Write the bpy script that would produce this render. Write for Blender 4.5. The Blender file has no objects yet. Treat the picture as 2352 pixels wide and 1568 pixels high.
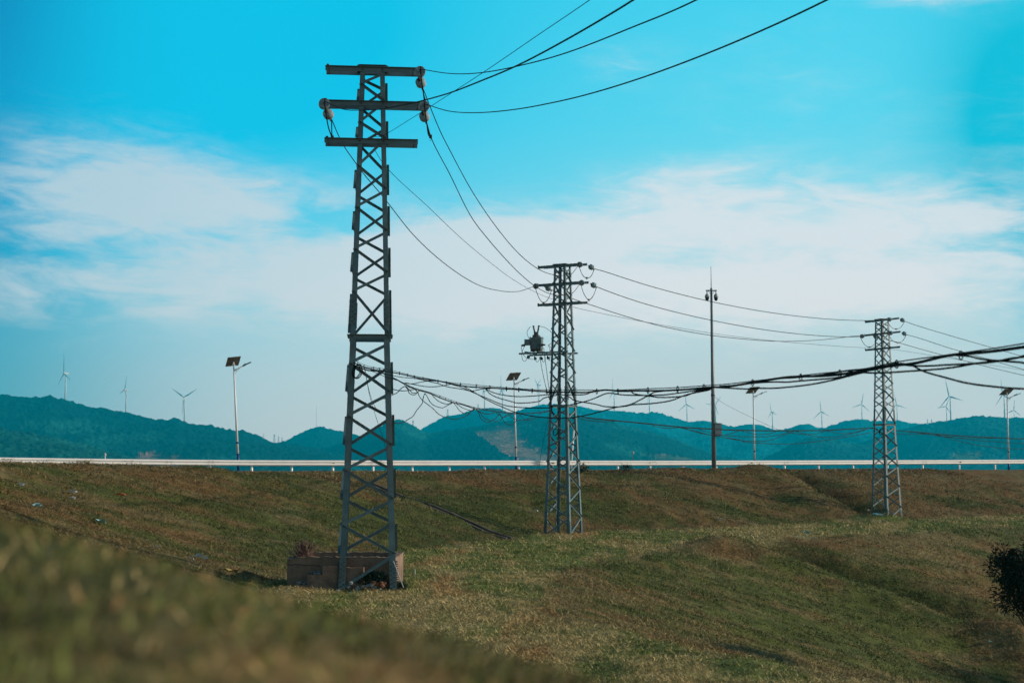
import bpy, math, random
import numpy as np
from mathutils import Vector, Matrix
random.seed(7)
RNG = np.random.default_rng(11)
SC = bpy.context.scene
COL = SC.collection
R = math.radians

# ------------------------------------------------------------------ camera model (photo grid 2352 x 1568)
F = 3267.0
PITCH = math.atan(310.0 / F)
CP, SP = math.cos(PITCH), math.sin(PITCH)

def ray(X, Y):
    cx, cy = (X - 1176.0) / F, (784.0 - Y) / F
    return cx, CP - cy * SP, SP + cy * CP

def slope(X, Y):
    d = ray(X, Y)
    return d[0] / d[1], d[2] / d[1]

_sb, _st = slope(845, 1350)[1], slope(847, 155)[1]
EYE = -10.0 * _sb / (_st - _sb)          # the nearest tower is ten metres tall

def P(X, Y, depth):
    a, b = slope(X, Y)
    return Vector((a * depth, depth, EYE + b * depth))

def PG(X, Y, z=0.0):
    a, b = slope(X, Y)
    return P(X, Y, (z - EYE) / b)

def PX(X, Y, A, B):
    """pixel ray meets the upright plane through plan points A and B"""
    a, b = slope(X, Y)
    dx, dy = B[0] - A[0], B[1] - A[1]
    # x = a*y ; A + t*(dx,dy)
    t = (a * A[1] - A[0]) / (dx - a * dy)
    y = A[1] + t * dy
    return Vector((a * y, y, EYE + b * y)), t

# ------------------------------------------------------------------ noise
def _hash(ix, iy, seed):
    h = (ix.astype(np.int64) * 374761393 + iy.astype(np.int64) * 668265263 + seed * 1442695041) & 0x7fffffff
    h = ((h ^ (h >> 13)) * 1274126177) & 0x7fffffff
    h = ((h ^ (h >> 15)) * 974634721) & 0x7fffffff
    return ((h ^ (h >> 14)) & 0xffff) / 65535.0

def vnoise(x, y, seed=0):
    ix, iy = np.floor(x), np.floor(y)
    fx, fy = x - ix, y - iy
    fx, fy = fx * fx * (3 - 2 * fx), fy * fy * (3 - 2 * fy)
    a, b = _hash(ix, iy, seed), _hash(ix + 1, iy, seed)
    c, d = _hash(ix, iy + 1, seed), _hash(ix + 1, iy + 1, seed)
    return (a + (b - a) * fx) * (1 - fy) + (c + (d - c) * fx) * fy

def fbm(x, y, seed=0, n=4, g=0.5):
    s, a, t = 0.0, 1.0, 0.0
    for k in range(n):
        s = s + a * vnoise(x * 2 ** k + 17.3 * k, y * 2 ** k - 9.1 * k, seed + k)
        t += a
        a *= g
    return s / t

def sstep(a, b, x):
    t = np.clip((x - a) / (b - a), 0, 1)
    return t * t * (3 - 2 * t)

def catmull(pts, per=8):
    p = [np.array(q, float) for q in pts]
    if len(p) == 2:
        return [p[0] + (p[1] - p[0]) * k / per for k in range(per + 1)]
    out = []
    for i in range(len(p) - 1):
        p0 = p[i - 1] if i else 2 * p[0] - p[1]
        p1, p2 = p[i], p[i + 1]
        p3 = p[i + 2] if i + 2 < len(p) else 2 * p[-1] - p[-2]
        d01, d12, d23 = [max(np.linalg.norm(b - a), 1e-6) ** 0.5 for a, b in ((p0, p1), (p1, p2), (p2, p3))]
        m1 = (p2 - p1) + d12 * ((p1 - p0) / d01 - (p2 - p0) / (d01 + d12))
        m2 = (p2 - p1) + d12 * ((p3 - p2) / d23 - (p3 - p1) / (d12 + d23))
        for k in range(per):
            t = k / per
            out.append((2 * t**3 - 3 * t**2 + 1) * p1 + (t**3 - 2 * t**2 + t) * m1 + (-2 * t**3 + 3 * t**2) * p2 + (t**3 - t**2) * m2)
    out.append(p[-1])
    return out

# ------------------------------------------------------------------ materials
def lin(r, g, b):
    f = lambda c: (c / 255 / 12.92) if c / 255 <= 0.04045 else ((c / 255 + 0.055) / 1.055) ** 2.4
    return (f(r), f(g), f(b), 1.0)

def mat(name, col, rough=0.6, metal=0.0, var=0.25, scale=6.0, bump=0.0, bscale=40.0, spec=0.5, stain=None, stain_amt=0.5, stain_scale=3.0):
    m = bpy.data.materials.new(name)
    m.use_nodes = True
    n, l = m.node_tree.nodes, m.node_tree.links
    b = n['Principled BSDF']
    b.inputs['Roughness'].default_value = rough
    b.inputs['Metallic'].default_value = metal
    b.inputs['Specular IOR Level'].default_value = spec
    tc = n.new('ShaderNodeTexCoord')
    nz = n.new('ShaderNodeTexNoise')
    nz.inputs['Scale'].default_value = scale
    nz.inputs['Detail'].default_value = 6
    l.new(tc.outputs['Object'], nz.inputs['Vector'])
    rp = n.new('ShaderNodeValToRGB')
    rp.color_ramp.elements[0].position = 0.3
    rp.color_ramp.elements[1].position = 0.7
    c = col[:3]
    rp.color_ramp.elements[0].color = tuple(x * (1 - var) for x in c) + (1,)
    rp.color_ramp.elements[1].color = tuple(min(1, x * (1 + var)) for x in c) + (1,)
    l.new(nz.outputs['Fac'], rp.inputs['Fac'])
    out = rp.outputs['Color']
    if stain:
        nz2 = n.new('ShaderNodeTexNoise')
        nz2.inputs['Scale'].default_value = stain_scale
        nz2.inputs['Detail'].default_value = 8
        nz2.inputs['Roughness'].default_value = 0.7
        l.new(tc.outputs['Object'], nz2.inputs['Vector'])
        r2 = n.new('ShaderNodeValToRGB')
        r2.color_ramp.elements[0].position = 0.5
        r2.color_ramp.elements[1].position = 0.68
        r2.color_ramp.elements[0].color = (0, 0, 0, 1)
        r2.color_ramp.elements[1].color = (stain_amt,) * 3 + (1,)
        l.new(nz2.outputs['Fac'], r2.inputs['Fac'])
        mx = n.new('ShaderNodeMix')
        mx.data_type = 'RGBA'
        l.new(r2.outputs['Color'], mx.inputs['Factor'])
        l.new(out, mx.inputs['A'])
        mx.inputs['B'].default_value = tuple(stain[:3]) + (1,)
        out = mx.outputs['Result']
    l.new(out, b.inputs['Base Color'])
    if bump:
        bz = n.new('ShaderNodeTexNoise')
        bz.inputs['Scale'].default_value = bscale
        bz.inputs['Detail'].default_value = 6
        l.new(tc.outputs['Object'], bz.inputs['Vector'])
        bn = n.new('ShaderNodeBump')
        bn.inputs['Strength'].default_value = bump
        bn.inputs['Distance'].default_value = 0.02
        l.new(bz.outputs['Fac'], bn.inputs['Height'])
        l.new(bn.outputs['Normal'], b.inputs['Normal'])
    return m

M = {
    'steel': mat('galvanised_steel', (0.082, 0.150, 0.172), 0.5, 0.0, 0.22, 5.0, 0.1, 60, stain=(0.06, 0.05, 0.04), stain_amt=0.45),
    'bolt': mat('rusty_bolt', (0.045, 0.035, 0.03), 0.7),
    'porcelain': mat('glazed_porcelain', (0.26, 0.36, 0.41), 0.25, 0, 0.12, 8),
    'clamp': mat('rusty_clamp', (0.06, 0.042, 0.032), 0.65, 0.0, 0.4, 30),
    'wire': mat('weathered_aluminium_wire', (0.014, 0.019, 0.021), 0.8, 0.0, 0.2, spec=0.2),
    'cable': mat('black_cable_sheath', (0.007, 0.009, 0.010), 0.8, 0.0, 0.2, spec=0.2),
    'concrete': mat('old_concrete', (0.23, 0.155, 0.115), 0.9, 0, 0.3, 2.5, 0.6, 25, 0.2, stain=(0.07, 0.06, 0.055), stain_amt=0.7),
    'drain': mat('dirty_drain_concrete', (0.13, 0.11, 0.095), 0.9, 0, 0.4, 3, 0.5, 20, 0.2),
    'rubble': mat('broken_concrete', (0.22, 0.24, 0.25), 0.9, 0, 0.4, 5, 0.8, 18, 0.2),
    'brick': mat('broken_brick', (0.16, 0.075, 0.045), 0.9, 0, 0.4, 6, 0.6, 18, 0.2),
    'rail': mat('white_rail_paint', (0.90, 0.89, 0.87), 0.45, 0, 0.03, 1.5, stain=(0.42, 0.34, 0.27), stain_amt=0.10, stain_scale=1.2),
    'rust': mat('rail_rust', (0.12, 0.06, 0.035), 0.9, 0, 0.5, 20),
    'lamp_white': mat('white_pole_paint', (0.72, 0.75, 0.76), 0.4, 0, 0.05),
    'lamp_blue': mat('blue_pole_paint', (0.012, 0.05, 0.19), 0.45, 0, 0.1),
    'panel': mat('solar_panel_back', (0.26, 0.21, 0.17), 0.6, 0, 0.2),
    'cell': mat('solar_cells', (0.012, 0.02, 0.06), 0.15, 0, 0.2),
    'frame': mat('panel_frame', (0.30, 0.29, 0.28), 0.4, 0.0, 0.1),
    'lamphead': mat('lamp_head_paint', (0.09, 0.12, 0.13), 0.45, 0, 0.1),
    'grey': mat('grey_pole_paint', (0.15, 0.18, 0.19), 0.5, 0, 0.12, 3),
    'box': mat('pale_metal_box', (0.34, 0.37, 0.37), 0.5, 0, 0.1, 3),
    'dark': mat('dark_glass', (0.012, 0.01, 0.01), 0.12, 0, 0.1),
    'tank': mat('transformer_paint', (0.11, 0.17, 0.18), 0.5, 0, 0.25, 6, stain=(0.06, 0.045, 0.035), stain_amt=0.6),
    'bushing': mat('brown_glazed_bushing', (0.03, 0.017, 0.014), 0.3, 0, 0.2),
    'turbine': mat('turbine_white', (0.78, 0.78, 0.76), 0.5, 0, 0.03),
    'pylon': mat('far_pylon_steel', (0.20, 0.22, 0.23), 0.6, 0, 0.1),
    'bark': mat('bark', (0.06, 0.045, 0.035), 0.9, 0, 0.4, 20, 0.6, 30),
    'twig': mat('dry_twig', (0.17, 0.10, 0.085), 0.9, 0, 0.3),
    'paper': mat('white_litter', (0.62, 0.66, 0.66), 0.7, 0, 0.2),
    'cyan_paper': mat('pale_cyan_litter', (0.30, 0.55, 0.58), 0.6, 0, 0.2),
    'yellow': mat('yellow_card', (0.36, 0.30, 0.09), 0.7, 0, 0.2),
    'orange': mat('orange_wrapper', (0.55, 0.16, 0.06), 0.6, 0, 0.2),
    'asphalt': mat('asphalt', (0.05, 0.05, 0.05), 0.9, 0, 0.2, 10, 0.3, 60),
}

def attr_mat(name, rough=0.9, var=0.35, scale=9.0, bump=0.0, bscale=8.0, dist=0.05, spec=0.15, detail2=None, translucent=0.0):
    """surface colour from the mesh's own colour attribute, broken up by noise"""
    m = bpy.data.materials.new(name)
    m.use_nodes = True
    n, l = m.node_tree.nodes, m.node_tree.links
    b = n['Principled BSDF']
    b.inputs['Roughness'].default_value = rough
    b.inputs['Specular IOR Level'].default_value = spec
    at = n.new('ShaderNodeAttribute')
    at.attribute_name = 'Col'
    src = at.outputs['Color']
    tc = n.new('ShaderNodeTexCoord')
    for sc in [scale] + ([detail2] if detail2 else []):
        nz = n.new('ShaderNodeTexNoise')
        nz.inputs['Scale'].default_value = sc
        nz.inputs['Detail'].default_value = 8
        nz.inputs['Roughness'].default_value = 0.65
        l.new(tc.outputs['Object'], nz.inputs['Vector'])
        mr = n.new('ShaderNodeMapRange')
        mr.inputs['From Min'].default_value = 0.3
        mr.inputs['From Max'].default_value = 0.7
        mr.inputs['To Min'].default_value = 1 - var
        mr.inputs['To Max'].default_value = 1 + var
        l.new(nz.outputs['Fac'], mr.inputs['Value'])
        mx = n.new('ShaderNodeMix')
        mx.data_type = 'RGBA'
        mx.blend_type = 'MULTIPLY'
        mx.inputs['Factor'].default_value = 1
        l.new(src, mx.inputs['A'])
        l.new(mr.outputs['Result'], mx.inputs['B'])
        src = mx.outputs['Result']
    l.new(src, b.inputs['Base Color'])
    if bump:
        bz = n.new('ShaderNodeTexNoise')
        bz.inputs['Scale'].default_value = bscale
        bz.inputs['Detail'].default_value = 8
        l.new(tc.outputs['Object'], bz.inputs['Vector'])
        bn = n.new('ShaderNodeBump')
        bn.inputs['Strength'].default_value = bump
        bn.inputs['Distance'].default_value = dist
        l.new(bz.outputs['Fac'], bn.inputs['Height'])
        l.new(bn.outputs['Normal'], b.inputs['Normal'])
    return m

M['soil'] = attr_mat('turf_soil', 0.95, 0.4, 3.0, 0.8, 9.0, 0.05, 0.1, 20.0)
M['grass'] = attr_mat('grass_blades', 0.75, 0.15, 2.0, spec=0.2)
M['forest'] = attr_mat('forest', 0.95, 0.65, 0.02, 0.6, 0.10, 8.0, 0.05, 0.10)
M['leaf'] = mat('leaf', (0.010, 0.024, 0.013), 0.7, 0, 0.5, 1.5, spec=0.15)
M['weed'] = mat('weed_leaf', (0.02, 0.05, 0.025), 0.6, 0, 0.4, 6)
M['plain'] = mat('plain_grass', (0.05, 0.065, 0.03), 0.95, 0, 0.3, 0.02)

# ------------------------------------------------------------------ mesh helpers
def link(name, me, parent=None):
    o = bpy.data.objects.new(name, me)
    COL.objects.link(o)
    if parent is not None:
        o.parent = parent
    return o

def np_mesh(name, verts, faces, mats, smooth=False, colors=None):
    """faces: (n,k) int array"""
    me = bpy.data.meshes.new(name)
    verts = np.asarray(verts, np.float32)
    faces = np.asarray(faces, np.int32)
    k = faces.shape[1]
    me.vertices.add(len(verts))
    me.vertices.foreach_set('co', verts.ravel())
    me.loops.add(faces.size)
    me.loops.foreach_set('vertex_index', faces.ravel())
    me.polygons.add(len(faces))
    me.polygons.foreach_set('loop_start', np.arange(0, faces.size, k, dtype=np.int32))
    me.polygons.foreach_set('use_smooth', np.full(len(faces), smooth, bool))
    me.update(calc_edges=True)
    if colors is not None:
        a = me.color_attributes.new('Col', 'FLOAT_COLOR', 'POINT')
        c = np.ones((len(verts), 4), np.float32)
        c[:, :3] = colors
        a.data.foreach_set('color', c.ravel())
    for m in mats if isinstance(mats, (list, tuple)) else [mats]:
        me.materials.append(m)
    return me

def grid_faces(nr, nc):
    i = np.arange(nr - 1)[:, None] * nc + np.arange(nc - 1)[None, :]
    return np.stack([i, i + 1, i + nc + 1, i + nc], -1).reshape(-1, 4)

class MB:
    def __init__(s):
        s.v, s.f, s.m, s.cur = [], [], [], 0
    def add(s, vs, fs):
        o = len(s.v)
        s.v += [tuple(v) for v in vs]
        s.f += [tuple(i + o for i in f) for f in fs]
        s.m += [s.cur] * len(fs)
    def prism(s, p, q, u, v, u0, u1, v0, v1):
        """bar from p to q with cross section [u0,u1] x [v0,v1] along directions u and v"""
        p, q, u, v = Vector(p), Vector(q), Vector(u), Vector(v)
        c = [(u0, v0), (u1, v0), (u1, v1), (u0, v1)]
        vs = [p + u * a + v * b for a, b in c] + [q + u * a + v * b for a, b in c]
        s.add(vs, [(3, 2, 1, 0), (4, 5, 6, 7)] + [(k, (k + 1) % 4, (k + 1) % 4 + 4, k + 4) for k in range(4)])
    def box(s, c, d, rz=0.0):
        x, y, z = c
        u, w = Vector((math.cos(rz), math.sin(rz), 0)), Vector((-math.sin(rz), math.cos(rz), 0))
        s.prism((x, y, z - d[2] / 2), (x, y, z + d[2] / 2), u, w, -d[0] / 2, d[0] / 2, -d[1] / 2, d[1] / 2)
    def bar(s, p, q, w, h=None, up=(0, 0, 1)):
        p, q = Vector(p), Vector(q)
        d = (q - p).normalized()
        u = d.cross(Vector(up))
        if u.length < 1e-4:
            u = d.cross(Vector((1, 0, 0)))
        u.normalize()
        v = u.cross(d)
        h = h or w
        s.prism(p, q, u, v, -w / 2, w / 2, -h / 2, h / 2)
    def tube(s, pts, r, n=6, r2=None, cap=True):
        pts = [Vector(p) for p in pts]
        rings = []
        ref = Vector((0, 0, 1))
        N = len(pts)
        o = len(s.v)
        vs, fs = [], []
        pu = None
        for i, p in enumerate(pts):
            d = pts[min(i + 1, N - 1)] - pts[max(i - 1, 0)]
            if d.length < 1e-9:
                d = Vector((0, 0, 1))
            d.normalize()
            if pu is None:
                a = ref if abs(d.z) < 0.9 else Vector((1, 0, 0))
                u = d.cross(a).normalized()
            else:
                u = (pu - d * pu.dot(d))
                u = u.normalized() if u.length > 1e-6 else d.orthogonal().normalized()
            pu = u
            w = d.cross(u)
            rr = r if r2 is None else r + (r2 - r) * i / max(1, N - 1)
            for k in range(n):
                a = 2 * math.pi * k / n
                vs.append(p + (u * math.cos(a) + w * math.sin(a)) * rr)
        for i in range(N - 1):
            for k in range(n):
                fs.append((i * n + k, i * n + (k + 1) % n, (i + 1) * n + (k + 1) % n, (i + 1) * n + k))
        if cap:
            fs.append(tuple(range(n - 1, -1, -1)))
            fs.append(tuple((N - 1) * n + k for k in range(n)))
        s.add(vs, fs)
    def lathe(s, prof, n=24, mtx=None):
        """prof: (axial, radius) pairs turned about +Y"""
        vs, fs = [], []
        for a, r in prof:
            for k in range(n):
                t = 2 * math.pi * k / n
                v = Vector((r * math.cos(t), a, r * math.sin(t)))
                vs.append(mtx @ v if mtx else v)
        for i in range(len(prof) - 1):
            for k in range(n):
                fs.append((i * n + k, (i + 1) * n + k, (i + 1) * n + (k + 1) % n, i * n + (k + 1) % n))
        fs.append(tuple(range(n)))
        fs.append(tuple((len(prof) - 1) * n + k for k in range(n - 1, -1, -1)))
        s.add(vs, fs)
    def ico(s, c, r, jag=0.3, squash=0.7):
        import bmesh
        bm = bmesh.new()
        bmesh.ops.create_icosphere(bm, subdivisions=1, radius=1)
        vs = []
        rz = Matrix.Rotation(random.random() * 6.3, 3, 'Z') @ Matrix.Rotation(random.random() * 6.3, 3, 'X')
        for v in bm.verts:
            q = rz @ (v.co * (1 + random.uniform(-jag, jag)))
            vs.append((c[0] + q.x * r, c[1] + q.y * r, c[2] + q.z * r * squash))
        s.add(vs, [tuple(v.index for v in f.verts) for f in bm.faces])
        bm.free()
    def mesh(s, name, mats, smooth=False):
        me = bpy.data.meshes.new(name)
        me.from_pydata(s.v, [], s.f)
        for m in mats if isinstance(mats, (list, tuple)) else [mats]:
            me.materials.append(m)
        me.polygons.foreach_set('material_index', s.m)
        me.polygons.foreach_set('use_smooth', [smooth] * len(s.f))
        me.update()
        return me
    def build(s, name, mats, parent=None, smooth=False):
        return link(name, s.mesh(name, mats, smooth), parent)

def tag(o, label, cat, group=None, kind=None):
    if label: o['label'] = label
    if cat: o['category'] = cat
    if group: o['group'] = group
    if kind: o['kind'] = kind
    return o

def empty(name, loc, label, cat, group=None, rz=0.0):
    o = bpy.data.objects.new(name, None)
    o.empty_display_size = 0.2
    COL.objects.link(o)
    o.location = loc
    o.rotation_euler = (0, 0, rz)
    return tag(o, label, cat, group)

def copy_tree(o, parent=None):
    c = o.copy()
    COL.objects.link(c)
    c.parent = parent
    for ch in list(o.children):
        copy_tree(ch, c)
    return c

# ------------------------------------------------------------------ terrain of the embankment
def plan(X, Y): return tuple(PG(X, Y))[:2]
TOE = [(14, -10), (7.6, 0), (3.6, 6), (-0.3, 12.5), (-3.9, 20), (-4.75, 28), (-4.4, 34), plan(930, 1265), plan(1170, 1239), plan(1250, 1226), plan(1600, 1214.5), plan(2000, 1195), plan(2352, 1183)]
_q = TOE[-1]
TOE += [(_q[0] + 14, _q[1] + 10), (_q[0] + 45, _q[1] + 26), (_q[0] + 110, _q[1] + 50)]
TL = np.array([p for p in catmull(TOE, 9)])
T_A, T_D = TL[:-1], TL[1:] - TL[:-1]
T_L2 = (T_D ** 2).sum(1)

def signed(x, y):
    """signed distance to the toe of the upper slope (positive uphill) and the toe's own y there"""
    best = np.full(x.shape, 1e18)
    sg = np.zeros(x.shape)
    ty = np.zeros(x.shape)
    for (ax, ay), (dx, dy), l2 in zip(T_A, T_D, T_L2):
        rx, ry = x - ax, y - ay
        t = np.clip((rx * dx + ry * dy) / l2, 0, 1)
        ex, ey = rx - t * dx, ry - t * dy
        d2 = ex * ex + ey * ey
        k = d2 < best
        best = np.where(k, d2, best)
        sg = np.where(k, dx * ry - dy * rx, sg)
        ty = np.where(k, ay + t * dy, ty)
    return np.sqrt(best) * np.where(sg > 0, 1.0, -1.0), ty

def smin(a, b, k):
    h = np.clip(0.5 + 0.5 * (b - a) / k, 0, 1)
    return b + (a - b) * h - k * h * (1 - h)

def seg_dist(x, y, pts):
    best = np.full(x.shape, 1e18); side = np.zeros(x.shape); along = np.zeros(x.shape); acc = 0.0
    for (a, b) in zip(pts[:-1], pts[1:]):
        dx, dy = b[0] - a[0], b[1] - a[1]
        L = math.hypot(dx, dy)
        t = np.clip(((x - a[0]) * dx + (y - a[1]) * dy) / L**2, 0, 1)
        ex, ey = x - a[0] - t * dx, y - a[1] - t * dy
        d2 = ex * ex + ey * ey
        k = d2 < best
        best = np.where(k, d2, best)
        side = np.where(k, (dx * (y - a[1]) - dy * (x - a[0])) / L, side)
        along = np.where(k, acc + t * L, along)
        acc += L
    return np.sqrt(best), side, along

ZC_Y = [-10, 20, 30, 36, 40, 44, 47, 52, 57, 65, 72, 80, 95, 120]
ZC_Z = [2.75, 2.62, 2.52, 2.43, 2.35, 2.22, 2.17, 2.23, 2.28, 2.34, 2.42, 2.49, 2.58, 2.68]

def wb_of(ty):
    return np.interp(ty, [24, 30, 36, 52, 60, 80], [5.0, 5.4, 5.6, 6.9, 6.9, 7.4])

def base_height(x, y):
    x = np.asarray(x, float); y = np.asarray(y, float)
    ds, ty = signed(x, y)
    zc = np.interp(ty, ZC_Y, ZC_Z)
    up = np.maximum(ds, 0)
    toe = 0.5 * (up + np.sqrt(up * up + 0.12)) - 0.173          # rounded toe
    zu = smin(toe * 0.285, zc, 0.35)
    back = sstep(13, 22, ds)
    zu = zu + (2.18 - zu) * back
    zu = zu - 7.6 * sstep(75, 100, ds)
    wb_ = wb_of(ty)
    dn = np.maximum(-ds - wb_, 0)
    zl = -(np.sqrt(dn * dn + 0.35) - 0.5916) * 0.315
    zl = np.maximum(zl, -4.6 - 0.05 * np.sqrt(dn)) 
    z = np.where(ds > 0, zu, zl - 0.015 * np.maximum(-ds, 0))
    return z, ds, ty

def base_hit(X, Y, near=20.0):
    a, b = slope(X, Y)
    t = np.arange(near, 120, 0.1)
    h = base_height(a * t, t)[0]
    k = np.nonzero(EYE + b * t < h)[0]
    i = k[0] if len(k) else len(t) - 1
    return float(a * t[i]), float(t[i])

CH1 = [base_hit(834, 1101), base_hit(1172, 1238)]       # drain behind the nearest tower
CH2 = [(14.7, 79.6), (15.6, 76.1), (16.6, 72.4), (17.5, 69.0)]
_e = plan(1618, 1238)
CH3 = [(_e[0] + 0.83 * k + 0.12 * math.sin(k), _e[1] - 0.56 * k) for k in (0, 2, 4, 6, 8, 10, 12)]

LEDGE = base_hit(2352, 1535)

def height(x, y, fine=True):
    x = np.asarray(x, float); y = np.asarray(y, float)
    z, ds, ty = base_height(x, y)
    r = np.hypot(x, y)
    far = sstep(6, 16, r)
    fu, fv = ty + 0.5 * ds, ds - 0.5 * ty
    z = z + far * (fbm(fu / 1.1, fv / 4.5, 15, 3) - 0.5) * 0.34 * (sstep(0.5, 2.5, ds) * (1 - sstep(9, 11, ds)) + 0.8 * sstep(7.5, 10, -ds))
    und = (fbm(x / 9.0, y / 9.0, 3, 3) - 0.5) * 0.30 + (fbm(x / 2.6, y / 2.6, 5, 3) - 0.5) * 0.20
    slope_only = sstep(0.5, 3.0, ds) * (1 - sstep(9.5, 12, ds)) + sstep(7.5, 10, -ds)
    z = z + far * und * (0.22 + 0.62 * slope_only)
    if fine:
        z = z + far * (fbm(x / 0.7, y / 0.7, 9, 3) - 0.5) * 0.13
    # gullies: a rounded near bank, the drain, and a long bank on the far side
    for ch, dep, wl, wr, hump, hw_ in ((CH1, 0.20, 0.30, 0.8, 0.0, 0.8), (CH2, 0.80, 0.45, 1.7, 0.26, 1.7), (CH3, 1.15, 0.45, 1.8, 0.45, 1.8)):
        d, side, al = seg_dist(x, y, ch)
        w_ = np.where(side > 0, wr, wl)
        end = sstep(0.0, 1.0 if ch is CH2 else 2.0, al) * (1 - sstep(8.6, 10.2, ds))
        z = z - dep * end * np.exp(-(d / w_) ** 2)
        z = z + hump * end * np.exp(-((d - wl - hw_) / hw_) ** 2) * (side < 0)
    # raised bank in the hollow at lower right
    z = z + 0.55 * np.exp(-(((x - LEDGE[0]) / 1.0) ** 2 + ((y - LEDGE[1]) / 2.2) ** 2))
    # near mound the camera looks over
    w = 1 - sstep(1.25, 3.6, y + 0.25 * x)
    hm = 1.900 - 0.230 * x + (fbm(x / 0.35, y / 0.35, 21, 3) - 0.5) * 0.05
    w = w * (1 - sstep(1.6, 4.0, np.abs(x)))
    z = z * (1 - w) + hm * w
    return z

def ground_hit(X, Y, near=9.0):
    a, b = slope(X, Y)
    t = np.concatenate([np.arange(near, 60, 0.05), np.arange(60, 130, 0.1)])
    h = height(a * t, t)
    zr = EYE + b * t
    k = np.nonzero(zr < h)[0]
    i = k[0] if len(k) else len(t) - 1
    return Vector((a * t[i], t[i], h[i]))

def gz(x, y):
    return float(height(np.array([x]), np.array([y]))[0])

GREEN, DKGREEN = np.array([0.122, 0.142, 0.036]), np.array([0.062, 0.080, 0.025])
STRAW, BROWN, DIRT = np.array([0.330, 0.255, 0.120]), np.array([0.215, 0.132, 0.056]), np.array([0.120, 0.085, 0.045])

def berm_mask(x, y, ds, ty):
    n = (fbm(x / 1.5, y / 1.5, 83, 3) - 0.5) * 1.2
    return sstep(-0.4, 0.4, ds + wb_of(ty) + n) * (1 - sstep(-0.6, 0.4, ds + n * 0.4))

def turf(x, y, jitter=None):
    """patchy turf: weights of green, straw and brown at each point"""
    ds, ty = signed(x, y)
    # patches drawn out down the slope
    fu, fv = ty + 0.5 * ds, ds - 0.5 * ty
    flat = sstep(-wb_of(ty) - 0.5, -wb_of(ty) + 0.2, ds) * (1 - sstep(-0.5, 0.4, ds))
    ux = np.where(flat > 0.5, x * 0.9, fu); uy = np.where(flat > 0.5, y * 0.5, fv)
    a = fbm(ux / 1.7, uy / 4.4, 31, 5)
    b = fbm(ux / 0.45, uy / 1.0, 37, 4)
    c = fbm(x / 7.0, y / 9.0, 41, 3)
    g = 0.36 * a + 0.38 * b + 0.26 * c
    g = g + 0.07 * np.exp(-((x + 1.0) / 6.0) ** 2 - ((y - 45) / 9.0) ** 2) * (ds > 0)
    g = g - 0.05 * sstep(7, 10, ds) - 0.05 * sstep(2, 8, x) * (ds > 0)
    g = g + 0.012 * flat - 0.045 * (1 - flat) * (ds > 0) - 0.02 * (ds < -6) + 0.06 * np.exp(-((ds - 2.0) / 2.2) ** 2) * (ds > 0)
    lg = np.exp(-(((x - LEDGE[0]) / 1.1) ** 2 + ((y - LEDGE[1]) / 2.3) ** 2))
    g = g - 0.2 * lg
    br = 0.6 * fbm(ux / 1.0 + 50, uy / 2.4, 53, 4) + 0.4 * fbm(ux / 0.4, uy / 0.8, 59, 3) + 0.075 * (ds > 0) - 0.05 * flat
    wg = sstep(0.405, 0.575, g)
    wb = 0.9 * sstep(0.485, 0.60, br) * (1 - wg)
    return wg, wb, ds, ty

def bank_shade(x, y):  # rank gully grass, with the far bank's shade painted into its colour
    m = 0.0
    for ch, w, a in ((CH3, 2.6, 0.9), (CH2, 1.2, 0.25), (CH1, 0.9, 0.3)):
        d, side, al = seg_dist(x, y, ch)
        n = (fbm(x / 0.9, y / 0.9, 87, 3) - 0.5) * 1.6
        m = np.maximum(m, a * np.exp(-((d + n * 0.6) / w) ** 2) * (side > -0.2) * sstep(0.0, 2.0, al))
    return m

def turf_color(x, y):
    wg, wb, ds, ty = turf(x, y)
    shade_m = bank_shade(x, y)
    wg = wg + (1 - wg) * shade_m * 0.8
    wb = wb * (1 - shade_m * 0.6)
    ws = np.maximum(1 - wg - wb, 0)
    flat = berm_mask(x, y, ds, ty)
    mixd = fbm(x / 0.5, y / 0.5, 61, 3)[:, None]
    green = DKGREEN + (GREEN - DKGREEN) * mixd
    return (wg[:, None] * green + wb[:, None] * BROWN + ws[:, None] * (0.45 * STRAW + 0.35 * DIRT + 0.2 * green)) * ((1 + 0.80 * flat) * (1 - 0.6 * shade_m) * (1 - 0.16 * (ds > 0)))[:, None], wg, wb, ds, flat - 0.75 * shade_m  # lit look of the berm, darker slope and bank shade painted into turf

def make_embankment():
    na, nr = 760, 520
    az = np.linspace(R(-62), R(62), na)
    rr = np.concatenate([[0.05], np.geomspace(0.3, 210, nr - 1)])
    A, RR = np.meshgrid(az, rr)
    x, y = (RR * np.sin(A)).ravel(), (RR * np.cos(A)).ravel()
    z = np.concatenate([height(xs, ys) for xs, ys in zip(np.array_split(x, 8), np.array_split(y, 8))])
    far = sstep(150, 205, np.hypot(x, y))
    z = z * (1 - far) + (-5.2) * far
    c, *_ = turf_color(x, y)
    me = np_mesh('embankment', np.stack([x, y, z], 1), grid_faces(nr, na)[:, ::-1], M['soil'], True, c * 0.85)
    tag(link('embankment', me), None, None, kind='structure')

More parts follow.
